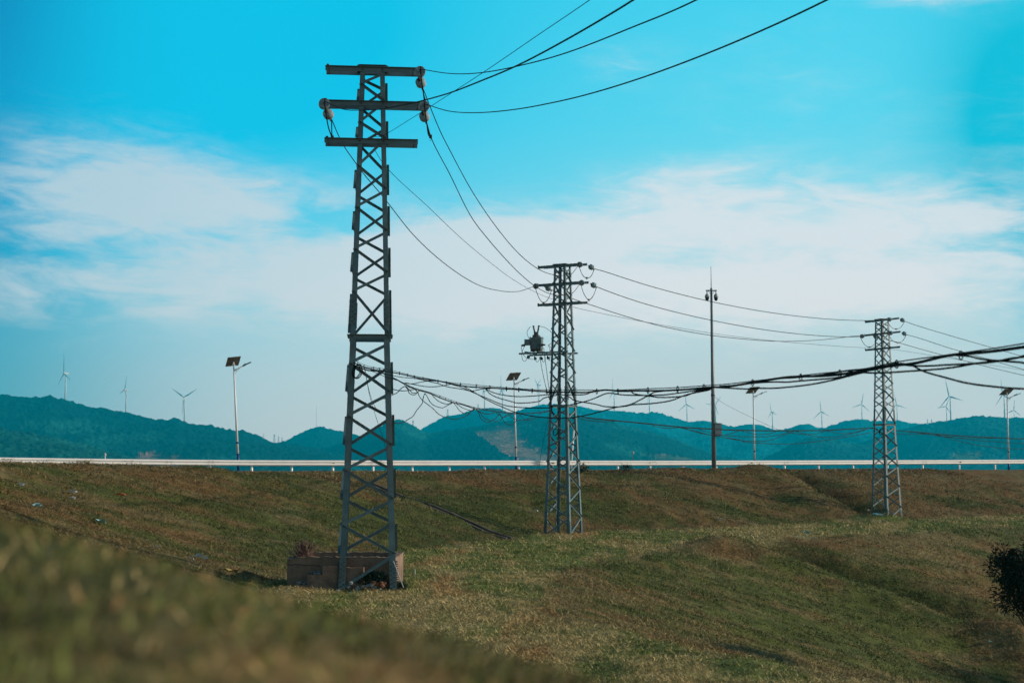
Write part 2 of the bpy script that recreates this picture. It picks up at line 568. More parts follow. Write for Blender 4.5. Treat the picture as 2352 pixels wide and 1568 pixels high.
def make_grass():
    N = 1500000
    az = RNG.uniform(R(-21.5), R(21.5), N)
    r = np.exp(RNG.uniform(math.log(11.0), math.log(92.0), N))
    x, y = r * np.sin(az), r * np.cos(az)
    # the near mound, thick short turf
    NN = 90000
    xn = RNG.uniform(-1.5, 0.9, NN)
    yn = RNG.uniform(0.55, 3.4, NN)
    x, y = np.concatenate([x, xn]), np.concatenate([y, yn])
    r = np.hypot(x, y)
    near = r < 6
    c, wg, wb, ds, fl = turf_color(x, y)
    ds = np.where(near, 0.0, ds)
    fl = np.where(near, 0.0, fl)
    # the mound right in front: its own small patches
    q1, q2 = fbm(x / 0.16, y / 0.30, 91, 3), fbm(x / 0.13 + 7, y / 0.26, 95, 3)
    wg = np.where(near, 0.85 * sstep(0.47, 0.62, q1), wg)
    wb = np.where(near, sstep(0.40, 0.56, q2) * (1 - wg), wb)
    keep = (ds < 16) & (ds > -40)
    # thin out where soil or flattened thatch shows
    bare = fbm(x / 0.8 + 9, y / 0.8, 71, 3)
    keep &= near | (bare < 0.60) | (RNG.random(len(x)) < 0.45)
    d1, s1, _ = seg_dist(x, y, CH1)
    keep &= d1 > 0.35
    x, y, r, near, c, wg, wb, ds, fl, q2 = [q[keep] for q in (x, y, r, near, c, wg, wb, ds, fl, q2)]
    n = len(x)
    z = np.concatenate([height(a, b) for a, b in zip(np.array_split(x, 8), np.array_split(y, 8))])
    u = RNG.random(n)
    kind_green = u < (0.16 + 0.68 * wg)
    kind_brown = (~kind_green) & (RNG.random(n) < wb * 0.8)
    tone = np.where(near, RNG.normal(1.25, 0.1, n), RNG.normal(1.0, 0.14, n)).clip(0.4, 1.9)[:, None]
    gm = RNG.random(n)[:, None]
    col = np.where(kind_green[:, None], DKGREEN * 0.9 + (GREEN * 1.15 - DKGREEN * 0.9) * gm, np.where(kind_brown[:, None], BROWN * (0.8 + 0.5 * gm), STRAW * (0.55 + 0.75 * gm)))
    tone = tone * np.where(near, 0.55 + 0.9 * sstep(0.3, 0.7, fbm(x / 0.22 + 3, y / 0.3, 97, 3)), 1.0)[:, None]
    col = col * tone * ((1 + 0.80 * fl) * np.where(near | (ds < 0), 1.0, 0.82))[:, None]  # same berm light, slope dark and bank shade painted into the blades
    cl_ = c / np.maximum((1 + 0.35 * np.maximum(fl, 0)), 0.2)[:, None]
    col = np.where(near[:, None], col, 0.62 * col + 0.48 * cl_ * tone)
    tuft = fbm(x / 0.28, y / 0.28, 77, 2)
    L = np.where(kind_green, RNG.uniform(0.04, 0.12, n), RNG.uniform(0.06, 0.19, n)) * (0.45 + 0.9 * tuft) * (0.26 + 0.0105 * r)
    W = np.where(kind_green, 0.006, 0.005) * (0.24 + 0.043 * r) * RNG.uniform(0.6, 1.4, n)
    L = np.where(near, RNG.uniform(0.012, 0.038, n), L)
    W = np.where(near, 0.0035, W)
    # dead stems lie flat, green ones stand; all lean a little with the wind
    tilt = np.where(kind_green, RNG.uniform(R(25), R(80), n), RNG.uniform(R(3), R(42), n))
    th = RNG.uniform(0, 2 * np.pi, n)
    dx, dy = np.cos(th) * np.cos(tilt) + 0.35, np.sin(th) * np.cos(tilt) - 0.1
    dz = np.sin(tilt)
    ln = np.sqrt(dx * dx + dy * dy + dz * dz)
    D = np.stack([dx / ln, dy / ln, dz / ln], 1)
    ph = RNG.uniform(0, 2 * np.pi, n)
    S = np.stack([np.cos(ph), np.sin(ph), RNG.uniform(-0.3, 0.3, n)], 1) * W[:, None]
    Pb = np.stack([x, y, z - 0.01], 1)
    lift = np.where(kind_green, 0.0, RNG.uniform(0.0, 0.05, n))
    lift = np.where(near, 0, lift)
    Pb[:, 2] += lift
    V = np.stack([Pb - S, Pb + S, Pb + D * L[:, None]], 1).reshape(-1, 3)
    Fc = np.arange(3 * n).reshape(-1, 3)
    C = np.repeat(col, 3, 0)
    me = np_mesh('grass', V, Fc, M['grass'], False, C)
    tag(link('grass', me), 'mown grass and dry thatch covering the whole embankment', 'grass', kind='stuff')

make_embankment()
make_grass()

# plain beyond and below
def make_plain():
    n = 96
    vs = [(0, 3500, -5.7)] + [(7600 * math.sin(2 * math.pi * k / n), 3500 + 7600 * math.cos(2 * math.pi * k / n), -5.7) for k in range(n)]
    b = MB()
    b.add(vs, [(0, 1 + (k + 1) % n, 1 + k) for k in range(n)])
    tag(b.build('ground', M['plain']), None, None, kind='structure')
make_plain()

# ------------------------------------------------------------------ far wooded hills
def poly_mask(X, Y, poly):
    inside = np.zeros(X.shape, bool)
    n = len(poly)
    for i in range(n):
        x1, y1 = poly[i]; x2, y2 = poly[(i + 1) % n]
        c = ((y1 > Y) != (y2 > Y)) & (X < (x2 - x1) * (Y - y1) / (y2 - y1 + 1e-9) + x1)
        inside ^= c
    return inside

HILL_D = {}
def hill(dist, crest, front, seed, base_col, polys=(), light=0.0, step=1.6, tree=7.5):
    X0, X1 = crest[0][0], crest[-1][0]
    X = np.arange(X0, X1, step * dist / 4500 if dist < 4500 else step)
    cx = [p[0] for p in crest]; cy = [p[1] for p in crest]
    sm = np.array(catmull([(a, b) for a, b in crest], 6))
    Yc = np.interp(X, sm[:, 0], sm[:, 1])
    a = (X - 1176) / F / (CP - (784 - Yc) / F * SP)
    b = (SP + (784 - Yc) / F * CP) / (CP - (784 - Yc) / F * SP)
    zc = EYE + b * dist
    nf, nb = 90, 14
    t = np.concatenate([-(np.linspace(1, 0, nf) ** 1.25), np.linspace(0.04, 1, nb) * 0.55])      # -1 foot in front .. 0 crest .. behind
    T, XX = np.meshgrid(t, np.arange(len(X)), indexing='ij')
    depth = dist + T * front
    xs = a[XX] * depth
    ys = depth
    h = np.where(T <= 0, (1 + T).clip(0, 1) ** 1.35, (1 - np.abs(T) / 0.55) ** 0.9)
    spur = (fbm(xs / 420.0, ys / 700.0, seed, 4) - 0.5)
    fade = np.clip(np.abs(T) * 4, 0, 1)
    zz = (zc[XX] + 8) * h - 8 + spur * 150 * fade * h ** 0.6 * (zc.max() / 220.0)
    canopy = (vnoise(xs / 13.0, ys / 13.0, seed + 5) ** 1.5) * tree + (vnoise(xs / 6.5, ys / 6.5, seed + 6)) * tree * 0.55 + (vnoise(xs / 45.0, ys / 45.0, seed + 8) > 0.66) * tree * 0.25 * vnoise(xs / 9.0, ys / 9.0, seed + 9)
    # keep the crest itself under the sky line drawn by the ridge
    lim = (zc[XX] + (T * 30 if False else 0))
    zz = np.minimum(zz, EYE + b[XX] * depth * (1 - 0.004 * np.abs(T)))
    zz = zz - tree * 0.75 + canopy
    # colour: forest with lighter bamboo and grassy clearings
    f1 = fbm(xs / 160.0, ys / 260.0, seed + 11, 4)
    f2 = fbm(xs / 30.0, ys / 60.0, seed + 13, 3)
    dark = np.array(base_col); 
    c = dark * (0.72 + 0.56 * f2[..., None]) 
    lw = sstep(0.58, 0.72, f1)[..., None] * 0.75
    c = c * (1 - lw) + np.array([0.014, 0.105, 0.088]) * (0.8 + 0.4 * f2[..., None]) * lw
    Yp = 784 - F * ((zz - EYE) / depth * CP - SP) / (CP + (zz - EYE) / depth * SP)
    Xp = X[XX]
    for poly, pc in polys:
        jx = (f2 - 0.5) * 26; jy = (f1 - 0.5) * 26
        m = poly_mask(Xp + jx, Yp + jy, poly)
        k = np.where(m, 0.9, 0.0)[..., None]
        red = sstep(0.50, 0.62, fbm(xs / 70.0, ys / 90.0, seed + 17, 3))[..., None]
        c = c * (1 - k) + (np.array(pc) * (0.85 + 0.3 * f2[..., None]) + red * np.array([0.09, 0.015, 0.0])) * k
        zz = np.where(m, zz - canopy * 0.85, zz)
    V = np.stack([xs, ys, zz], -1).reshape(-1, 3)
    me = np_mesh('hills', V, grid_faces(len(t), len(X)), M['forest'], True, c.reshape(-1, 3))
    tag(link('hills', me), None, None, kind='structure')
    HILL_D[seed] = dist

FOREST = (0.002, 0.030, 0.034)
FAR_FOREST = (0.004, 0.150, 0.190)  # paler and bluer: distance haze put into the base colour
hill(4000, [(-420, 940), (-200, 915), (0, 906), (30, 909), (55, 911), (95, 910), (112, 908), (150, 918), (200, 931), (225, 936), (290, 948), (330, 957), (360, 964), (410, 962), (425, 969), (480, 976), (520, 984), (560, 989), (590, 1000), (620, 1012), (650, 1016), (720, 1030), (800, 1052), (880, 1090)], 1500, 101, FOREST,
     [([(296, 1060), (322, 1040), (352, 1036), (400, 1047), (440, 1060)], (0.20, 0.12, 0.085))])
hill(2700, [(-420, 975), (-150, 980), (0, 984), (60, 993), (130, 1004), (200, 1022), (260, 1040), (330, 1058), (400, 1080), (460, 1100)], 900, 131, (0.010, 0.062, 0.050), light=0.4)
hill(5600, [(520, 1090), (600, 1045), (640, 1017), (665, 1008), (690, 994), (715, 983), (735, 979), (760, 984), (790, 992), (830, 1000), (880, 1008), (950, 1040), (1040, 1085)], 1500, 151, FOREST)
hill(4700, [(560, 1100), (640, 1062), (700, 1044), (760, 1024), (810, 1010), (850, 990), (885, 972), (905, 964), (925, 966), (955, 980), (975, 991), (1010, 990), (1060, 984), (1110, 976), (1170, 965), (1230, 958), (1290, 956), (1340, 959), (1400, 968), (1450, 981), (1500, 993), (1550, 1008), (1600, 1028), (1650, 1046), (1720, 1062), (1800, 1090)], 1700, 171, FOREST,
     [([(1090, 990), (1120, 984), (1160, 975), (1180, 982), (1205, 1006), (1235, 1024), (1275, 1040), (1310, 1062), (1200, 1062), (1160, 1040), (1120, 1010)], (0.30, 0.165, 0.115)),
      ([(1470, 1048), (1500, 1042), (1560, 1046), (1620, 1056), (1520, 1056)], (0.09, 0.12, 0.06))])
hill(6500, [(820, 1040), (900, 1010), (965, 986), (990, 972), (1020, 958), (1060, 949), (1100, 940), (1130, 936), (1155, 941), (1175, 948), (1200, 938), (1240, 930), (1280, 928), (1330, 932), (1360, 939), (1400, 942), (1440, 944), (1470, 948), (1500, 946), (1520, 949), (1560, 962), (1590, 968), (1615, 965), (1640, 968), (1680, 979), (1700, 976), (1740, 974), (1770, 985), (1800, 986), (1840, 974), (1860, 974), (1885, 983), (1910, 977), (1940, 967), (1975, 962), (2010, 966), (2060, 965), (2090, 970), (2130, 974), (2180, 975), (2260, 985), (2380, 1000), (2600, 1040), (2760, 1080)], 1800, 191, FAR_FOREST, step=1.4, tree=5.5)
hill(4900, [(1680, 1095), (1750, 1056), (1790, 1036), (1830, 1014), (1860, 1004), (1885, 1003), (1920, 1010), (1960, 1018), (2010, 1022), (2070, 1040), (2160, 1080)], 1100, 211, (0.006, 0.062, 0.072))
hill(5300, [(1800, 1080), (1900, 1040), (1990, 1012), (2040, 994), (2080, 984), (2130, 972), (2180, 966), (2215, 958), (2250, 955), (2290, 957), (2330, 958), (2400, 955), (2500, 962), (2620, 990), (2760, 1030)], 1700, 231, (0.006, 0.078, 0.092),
     [([(2170, 1048), (2200, 1038), (2260, 1040), (2240, 1052)], (0.08, 0.125, 0.065))])

# ------------------------------------------------------------------ the lattice tower
def zY(Y): return (1350 - Y) / 119.5
def hw(z): return float(np.interp(z, [0, 4.753, 10], [0.531, 0.370, 0.234]))
ZK = 4.753

def rot4(k): return Matrix.Rotation(k * math.pi / 2, 4, 'Z')

def leg_mesh(sx, sy):
    b = MB()
    for z0, z1, w in ((0.0, ZK, 0.108), (ZK, 9.99, 0.090)):
        t = 0.011
        for flange in (0, 1):
            vs = []
            for z in (z0, z1):
                h = hw(z)
                x, y = sx * h, sy * h
                if flange == 0:
                    c = [(x, y), (x - sx * w, y), (x - sx * w, y - sy * t), (x, y - sy * t)]
                else:
                    c = [(x, y - sy * t), (x - sx * t, y - sy * t), (x - sx * t, y - sy * w), (x, y - sy * w)]
                vs += [(px, py, z) for px, py in c]
            b.add(vs, [(3, 2, 1, 0), (4, 5, 6, 7)] + [(k, (k + 1) % 4, (k + 1) % 4 + 4, k + 4) for k in range(4)])
    return b.mesh('leg', M['steel'])

def plate_mesh(sx, sy, z0, z1, w, rows, name):
    """bolted cover plates on the two outer faces of one leg"""
    b = MB()
    t = 0.012
    for face in (0, 1):
        for (za, zb) in ((z0, z1),):
            ha, hb = hw(za), hw(zb)
            if face == 0:
                p, q = Vector((sx * ha, sy * ha, za)), Vector((sx * hb, sy * hb, zb))
                u, v = Vector((-sx, 0, 0)), Vector((0, sy, 0))
            else:
                p, q = Vector((sx * ha, sy * ha, za)), Vector((sx * hb, sy * hb, zb))
                u, v = Vector((0, -sy, 0)), Vector((sx, 0, 0))
            b.cur = 0
            b.prism(p, q, u, v, 0.002, w, 0.001, t)
            b.cur = 1
            for k in range(rows):
                f = (k + 0.5) / rows
                c = p.lerp(q, f) + u * (w * (0.30 if k % 2 else 0.68))
                b.tube([c + v * t, c + v * (t + 0.016)], 0.0135, 6)
                b.tube([c + v * (t + 0.016), c + v * (t + 0.034)], 0.007, 6)
    return b.mesh(name, [M['steel'], M['bolt']])

NODES = [('R', 168), ('L', 202), ('R', 238), ('L', 292), ('R', 325.5), ('L', 394.5), ('R', 444), ('L', 491.4), ('R', 540.6), ('L', 588), ('R', 637.6), ('L', 686), ('R', 776)]
NODES2 = [('R', 797), ('L', 850), ('R', 910), ('L', 969), ('R', 1029), ('L', 1089), ('R', 1149), ('L', 1211), ('R', 1270), ('L', 1347)]

def brace_mesh(a, c, w=0.050):
    """one single angle between two nodes on the front face; falling ones are bolted outside the legs"""
    (s0, Y0), (s1, Y1) = a, c
    outer = s0 == 'L'
    b = MB()
    z0, z1 = zY(Y0), zY(Y1)
    if not outer:
        z0 -= 0.06; z1 += 0.05 if z1 > 0.1 else 0
    pts = []
    for s, z in ((s0, z0), (s1, z1)):
        h = hw(z)
        sg = -1 if s == 'L' else 1
        inset = 0.042 if outer else 0.05
        pts.append(Vector((sg * (h - inset), -h, z)))
    p, q = pts
    d = (q - p).normalized()
    v = Vector((0, -1, 0))
    u = d.cross(v).normalized()
    if u.z < 0: u = -u
    if outer:
        p, q = p - d * 0.05, q + d * 0.05
        b.prism(p, q, u, v, -w / 2, w / 2, 0.002, 0.008)
        b.prism(p, q, u, v, w / 2 - 0.006, w / 2, 0.008, 0.050)
        b.cur = 1
        for e in (pts[0], pts[1]):
            b.tube([e + v * 0.008, e + v * 0.03], 0.014, 6)
    else:
        b.prism(p, q, u, v, -w / 2, w / 2, -0.020, -0.0135)
        b.prism(p, q, u, v, w / 2 - 0.006, w / 2, -0.055, -0.020)
    return b.mesh('brace', [M['steel'], M['bolt']])

def angle_x(b, y, x0, x1, z, sgn, hgt=0.092, wid=0.060, t=0.009):
    """horizontal angle running along x: upright flange plus a top flange pointing outward"""
    b.prism((x0, y, z), (x1, y, z), Vector((0, sgn, 0)), Vector((0, 0, 1)), 0.0, t, -hgt / 2, hgt / 2)
    b.prism((x0, y, z), (x1, y, z), Vector((0, sgn, 0)), Vector((0, 0, 1)), t, wid, hgt / 2 - t, hgt / 2)

ARMS = [(zY(164.8), -0.905, 0.86, 0.90), (zY(246), -0.94, 0.965, 0.95), (zY(335), -0.905, 0.885, 0.89)]

def make_tower(label):
    root = empty('lattice_tower', (0, 0, 0), label, 'lattice tower', 'lattice towers carrying the power line')
    for sx, sy in ((-1, -1), (1, -1), (1, 1), (-1, 1)):
        link('leg', leg_mesh(sx, sy), root)
        link('splice_plate', plate_mesh(sx, sy, zY(760), zY(700), 0.104, 11, 'splice_plate'), root)
        link('base_plate', plate_mesh(sx, sy, 0.0, zY(1287), 0.118, 13, 'base_plate'), root)
    for nodes in (NODES, NODES2):
        for a, c in zip(nodes[:-1], nodes[1:]):
            me = brace_mesh(a, c, 0.052 if a[1] < 790 else 0.058)
            for k in range(4):
                o = link('brace', me, root)
                o.matrix_local = rot4(k)
    # ring of struts at the splice and at the top
    for (zz, hh, nm) in ((zY(786), 0.078, 'strut'), (zY(157.3), 0.042, 'top_strut')):
        b = MB()
        h = hw(zz)
        b.prism((-h - 0.03, -h, zz), (h + 0.03, -h, zz), Vector((0, -1, 0)), Vector((0, 0, 1)), 0.002, 0.010, -hh / 2, hh / 2)
        b.prism((-h - 0.03, -h, zz), (h + 0.03, -h, zz), Vector((0, -1, 0)), Vector((0, 0, 1)), 0.010, 0.06, hh / 2 - 0.008, hh / 2)
        b.cur = 1
        for sx in (-1, 1):
            b.tube([(sx * (h - 0.04), -h - 0.010, zz), (sx * (h - 0.04), -h - 0.032, zz)], 0.014, 6)
        me = b.mesh(nm, [M['steel'], M['bolt']])
        for k in range(4):
            o = link(nm, me, root)
            o.matrix_local = rot4(k)
            if k % 2: o.location.z -= 0.004
    for (zz, xl, xr, xrb) in ARMS:
        h = hw(zz)
        z_arm = zz
        for sgn, xe in ((-1, xr), (1, xrb)):
            b = MB()
            zz = z_arm + (0.062 if sgn > 0 else 0.0)
            angle_x(b, sgn * (h + 0.010), xl, xe, zz, sgn)
            b.cur = 1
            for xx in (-(h - 0.045), h - 0.045):
                b.tube([(xx, sgn * (h + 0.019), zz), (xx, sgn * (h + 0.042), zz)], 0.017, 6)
            b.tube([(xl + 0.05, sgn * (h + 0.045), zz + 0.046), (xl + 0.05, sgn * (h + 0.045), zz + 0.072)], 0.026, 8)
            b.build('cross_arm', [M['steel'], M['bolt']], root)
        for xx in (xl + 0.07, min(xr, xrb) - 0.07):
            b = MB()
            b.tube([(xx, -h - 0.05, z_arm - 0.01), (xx, h + 0.05, z_arm + 0.04)], 0.012, 8)
            b.build('tie_bolt', M['bolt'], root)
    return root

def tower_place(root, base, top, rz):
    H = (Vector(top) - Vector(base))
    root.location = base
    root.rotation_euler = (0, 0, rz)
    s = H.z / 10.0
    root.scale = (s, s, s)

_b1 = PG(844.5, 1350)
B1 = Vector((_b1.x * (_b1.y + 0.53) / _b1.y, _b1.y + 0.53, 0.0))
B2 = PG(1294, 1226.5)
B3 = PG(2037, 1193.5)
TOPS = [P(847, 155, B1.y), P(1293, 606, B2.y), P(2031, 731.5, B3.y)]
T1 = make_tower('tallest grey steel lattice tower, nearest, standing in front of the concrete box')
T2 = copy_tree(T1)
T3 = copy_tree(T1)
T2['label'] = 'middle lattice tower with a transformer hung on its left side'
T3['label'] = 'smallest lattice tower, farthest of the three, near the right edge'
RZ = [R(5.4), R(-29), R(-58)]
BASES = [B1, B2, B3]
for t, bs, tp, rz in zip((T1, T2, T3), BASES, TOPS, RZ):
    tower_place(t, bs, tp, rz)
    t.location.z -= 0.03
bpy.context.view_layer.update()
SCL = [(tp - bs).z / 10.0 for bs, tp in zip(BASES, TOPS)]

def tw(i, p):
    """tower local point to world"""
    return Matrix.Translation(BASES[i]) @ Matrix.Rotation(RZ[i], 4, 'Z') @ (Vector(p) * SCL[i])

# ------------------------------------------------------------------ insulators, jumpers
def make_insulator(label, group):
    root = empty('strain_insulator', (0, 0, 0), label, 'insulator', group)
    b = MB()
    b.tube([(0, 0, 0), (0, 0.09, 0)], 0.016, 8)
    b.lathe([(0.075, 0.02), (0.085, 0.042), (0.125, 0.046), (0.13, 0.03)], 14)
    b.build('end_cap', M['clamp'], root, True)
    for off in (0.0, 0.082):
        b = MB()
        b.lathe([(a + off, r) for a, r in ((0.118, 0.040), (0.130, 0.062), (0.148, 0.088), (0.172, 0.108), (0.190, 0.114), (0.200, 0.112), (0.202, 0.104),
                 (0.186, 0.098), (0.186, 0.094), (0.205, 0.088), (0.205, 0.083), (0.184, 0.078), (0.184, 0.073), (0.204, 0.067), (0.204, 0.062), (0.182, 0.056), (0.182, 0.050), (0.200, 0.044), (0.200, 0.036), (0.188, 0.030), (0.21, 0.024))], 32)
        b.build('shed', M['porcelain'], root, False)
    b = MB()
    b.tube([(0, 0.28, 0), (0, 0.345, 0)], 0.015, 8)
    b.prism((0, 0.335, 0), (0, 0.45, -0.015), Vector((1, 0, 0)), Vector((0, 0, 1)), -0.016, 0.016, -0.026, 0.022)
    b.tube([(0, 0.37, -0.02), (0, 0.41, -0.075)], 0.014, 6)
    b.tube([(-0.03, 0.36, 0.0), (0.03, 0.36, 0.0)], 0.010, 6)
    b.build('strain_clamp', M['clamp'], root)
    return root

T0 = Vector((9.0, -13.0, 0))
T4 = Vector((47.0, 92.0, 0))
TWN = ['nearest lattice tower', 'middle lattice tower', 'farthest lattice tower']
ENDS = [('right end of the top arm', 0, 0.905), ('right end of the middle arm', 1, 0.985), ('left end of the middle arm', 1, -0.93)]
INS = None
TIP = {}
nxt = [T0, B1, B2, B3, T4]
GI = 'porcelain strain insulators on the power line'
def plan_dir(a, b, drop):
    d = Vector((b.x - a.x, b.y - a.y, 0)).normalized()
    d.z = -drop
    return d.normalized()

def place_insulator(i, e, side):
    global INS
    name, arm, xx = ENDS[e]
    h = hw(ARMS[arm][0])
    lab = '%s porcelain insulator, %s, %s' % ('front ribbed' if side < 0 else 'rear', name, TWN[i])
    if INS is None:
        INS = make_insulator(lab, GI)
        o = INS
    else:
        o = copy_tree(INS)
    o['label'] = lab
    loc = tw(i, (xx, side * (h + 0.06), ARMS[arm][0] + ((-0.125 if i == 0 else -0.06) if side < 0 else 0.0)))
    tgt = nxt[i] if side < 0 else nxt[i + 2]
    d = plan_dir(loc, tgt + Vector((0, 0, 0)), 0.10 if side < 0 else 0.22)
    if i == 0 and side < 0:
        d = plan_dir(loc, Vector((1.6, 0, 0)), 0.02)
    if i == 0 and side > 0:
        d = plan_dir(loc, B2, 0.30)
    o.location = loc
    o.rotation_mode = 'QUATERNION'
    o.rotation_quaternion = d.to_track_quat('Y', 'Z')
    o.scale = (SCL[i] * 0.92,) * 3
    TIP[i, e, side] = loc + d * 0.41 * SCL[i]

for i in range(3):
    for e in range(3):
        for side in (-1, 1):
            place_insulator(i, e, side)

def make_jumper(i, e):
    a, c = TIP[i, e, -1], TIP[i, e, 1]
    name = ENDS[e][0]
    drop = [(0.50, 0.46, 0.52), (0.42, 0.55, 0.55), (0.42, 0.42, 0.50)][i][e]
    mid = (a + c) / 2 + Vector((0, 0, -drop))
    if i == 0:
        mid = a.lerp(c, 0.55) + Vector((0.10 if e < 2 else 0.08, 0, -drop))
    p1 = a.lerp(mid, 0.45) + Vector((0, 0, -0.16))
    p2 = c.lerp(mid, 0.45) + Vector((0, 0, -0.12))
    b = MB()
    b.tube([Vector(p) for p in catmull([a + Vector((0, 0, 0.05)), a + Vector((0, 0, -0.02)), p1, mid, p2, c], 8)], 0.0125, 6)
    o = b.build('jumper_cable', M['cable'], None, True)
    tag(o, 'black jumper loop, %s, %s' % (name, TWN[i]), 'cable', 'jumper loops on the towers')
    cl = MB()
    d = (p2 - p1).normalized()
    cl.bar(mid - d * 0.055, mid + d * 0.055, 0.055, 0.06)
    cl.tube([mid - Vector((0, 0, 0.03)), mid + Vector((0.01, 0, -0.07)), mid + Vector((-0.02, 0, -0.09))], 0.005, 5)
    cl.build('connector', M['clamp'], o)

for i in range(3):
    for e in range(3):
        make_jumper(i, e)

# ------------------------------------------------------------------ power line wires
def wire_pts(pix, A, B, first=None, last=None, extend=None):
    out = []
    for X, Y in pix:
        p, t = PX(X, Y, A, B)
        out.append((t, p))
    out = [(t, p) for t, p in out if p.y > 0.5]
    if extend is not None:
        ts = np.array([t for t, _ in out]); zs = np.array([p.z for _, p in out])
        c = np.polyfit(ts, zs, 2)
        off = zs[-1] - np.polyval(c, ts[-1])
        for t in np.linspace(ts[-1], extend, 8)[1:]:
            q = Vector((A[0] + (B[0] - A[0]) * t, A[1] + (B[1] - A[1]) * t, np.polyval(c, t) + off))
            out.append((t, q))
    pts = [p for _, p in out]
    if first is not None: pts = [Vector(first)] + pts
    if last is not None: pts = pts + [Vector(last)]
    return pts

def wire(pts, r, label, group='overhead wires of the power line', m='wire', name='power_wire', cat='wire', parent=None):
    b = MB()
    b.tube([Vector(p) for p in catmull(pts, 8)], r, 6)
    o = b.build(name, M[m], parent, True)
    if parent is None:
        tag(o, label, cat, group)
    return o

PERP0 = Vector((0.959, 0.283, 0))
def pl(v): return (v.x, v.y)
a = TIP[0, 0, -1]
wire(wire_pts([(1033, 169.2), (1100, 168), (1190, 152), (1300, 122), (1450, 64), (1600, 0)], pl(a), pl(T0 + PERP0 * 0.9), a, None, 1.0), 0.0085, 'black wire from the top arm of the nearest tower out of the top edge')
a = TIP[0, 1, -1]
wire(wire_pts([(1033, 255.8), (1100, 259), (1180, 252), (1250, 240), (1350, 217), (1500, 170), (1700, 92), (1900, 0)], pl(a), pl(T0 + PERP0 * 0.9), a, None, 1.0), 0.0085, 'thick sagging wire from the right middle arm of the nearest tower, lowest and rightmost overhead')
a = TIP[0, 2, -1]
wire(wire_pts([(790, 251.5), (826, 253.4), (872, 251.2), (918, 243), (964, 233), (1033, 213.7), (1100, 188), (1190, 150), (1300, 92), (1400, 34), (1455, 0)], pl(a), pl(T0 - PERP0 * 0.9), a, None, 1.0), 0.0085, 'wire from the left insulator crossing in front of the nearest tower and rising right')
a = tw(0, (0.03, -hw(ARMS[2][0]) - 0.05, ARMS[2][0] + 0.06))
wire(wire_pts([(872, 314.4), (951, 268.6), (1033, 216.4), (1120, 160), (1240, 78), (1355, 0)], pl(a), pl(T0), a, None, 1.0), 0.0045, 'thin straight wire rising right from the third arm of the nearest tower')

def span(i, e, pix, r, label):
    a, c = TIP[i, e, 1], TIP[i + 1, e, -1]
    wire(wire_pts(pix, pl(a), pl(c), a, c), r, label)
span(0, 0, [(1009.5, 298), (1033.3, 345.5), (1080, 432), (1130, 508), (1183.5, 574.2), (1223, 609), (1250, 624.6), (1276, 631.9), (1294, 632.4), (1312.6, 629)], 0.0105, 'upper dark wire swooping from the nearest tower to the middle tower\'s top arm')
span(0, 1, [(991, 318), (1033, 400), (1080, 494), (1120, 548), (1177, 611.7), (1201, 634.6), (1223, 653), (1250, 669.4), (1272, 676.7), (1294, 677.7), (1316, 672)], 0.0105, 'dark wire from the nearest tower\'s right middle arm down to the middle tower\'s right insulator')
span(0, 2, [(785, 327), (813, 369), (837.5, 402), (880, 452), (950, 540), (1030, 612), (1100, 655), (1150, 668), (1177, 670), (1195, 668.5), (1212, 663)], 0.0105, 'lowest dark wire dipping from the nearest tower to the middle tower\'s left insulator')
a, c = tw(0, (0.05, hw(ARMS[2][0]) + 0.05, ARMS[2][0] - 0.05)), tw(1, (0.0, -hw(ARMS[2][0]) - 0.05, ARMS[2][0] + 0.05))
wire(wire_pts([(877, 371), (904, 402), (980, 472), (1060, 548), (1130, 606), (1177, 641), (1226.5, 669.4)], pl(a), pl(c), a, c), 0.006, 'thin wire from the nearest tower\'s third arm to the middle tower\'s third arm')
span(1, 0, [(1390, 624), (1435.5, 639), (1500, 659), (1600, 685), (1700, 706), (1800, 722), (1900, 732.5), (1980, 736), (2020, 735)], 0.0140, 'uppermost wire between the middle and the farthest lattice towers')
span(1, 1, [(1392, 667), (1435.5, 682.8), (1500, 703), (1600, 728), (1700, 748), (1800, 763), (1900, 772), (1970, 773), (2020, 768)], 0.0140, 'second wire down between the middle and the farthest lattice towers')
span(1, 2, [(1312.6, 685), (1353, 698.7), (1435.5, 725.8), (1520, 749), (1620, 768), (1720, 779.5), (1790, 783.5), (1860, 782), (1920, 777), (1965, 771.5)], 0.0140, 'wire dipping below the others to the farthest tower\'s left insulator')
a, c = tw(1, (0.0, hw(ARMS[2][0]) + 0.05, ARMS[2][0])), tw(2, (0.0, -hw(ARMS[2][0]) - 0.05, ARMS[2][0] + 0.05))
wire(wire_pts([(1320, 706), (1435.5, 730.4), (1560, 753), (1700, 774), (1850, 789), (1980, 798)], pl(a), pl(c), a, c), 0.0075, 'thinnest wire between the third arms of the middle and farthest towers')
for e, pix, lab in ((0, [(2103, 746.5), (2182, 770.5), (2260, 793), (2352, 819)], 'wire leaving the farthest tower\'s top arm to the right edge'),
                    (1, [(2110, 776), (2182, 799.5), (2260, 822), (2352, 848.5)], 'wire leaving the farthest tower\'s right middle insulator to the right edge'),
                    (2, [(2050, 783), (2120, 803), (2182, 819.5), (2260, 840), (2352, 862)], 'lowest wire leaving the farthest tower\'s left insulator behind it')):
    a = TIP[2, e, 1]
    wire(wire_pts(pix, pl(a), pl(T4), a, None, 1.0), 0.0140, lab)
a = tw(2, (0.0, hw(ARMS[2][0]) + 0.05, ARMS[2][0]))
wire(wire_pts([(2070, 805), (2182, 823), (2352, 850)], pl(a), pl(T4), a, None, 1.0), 0.0075, 'thin wire leaving the farthest tower\'s third arm to the right')

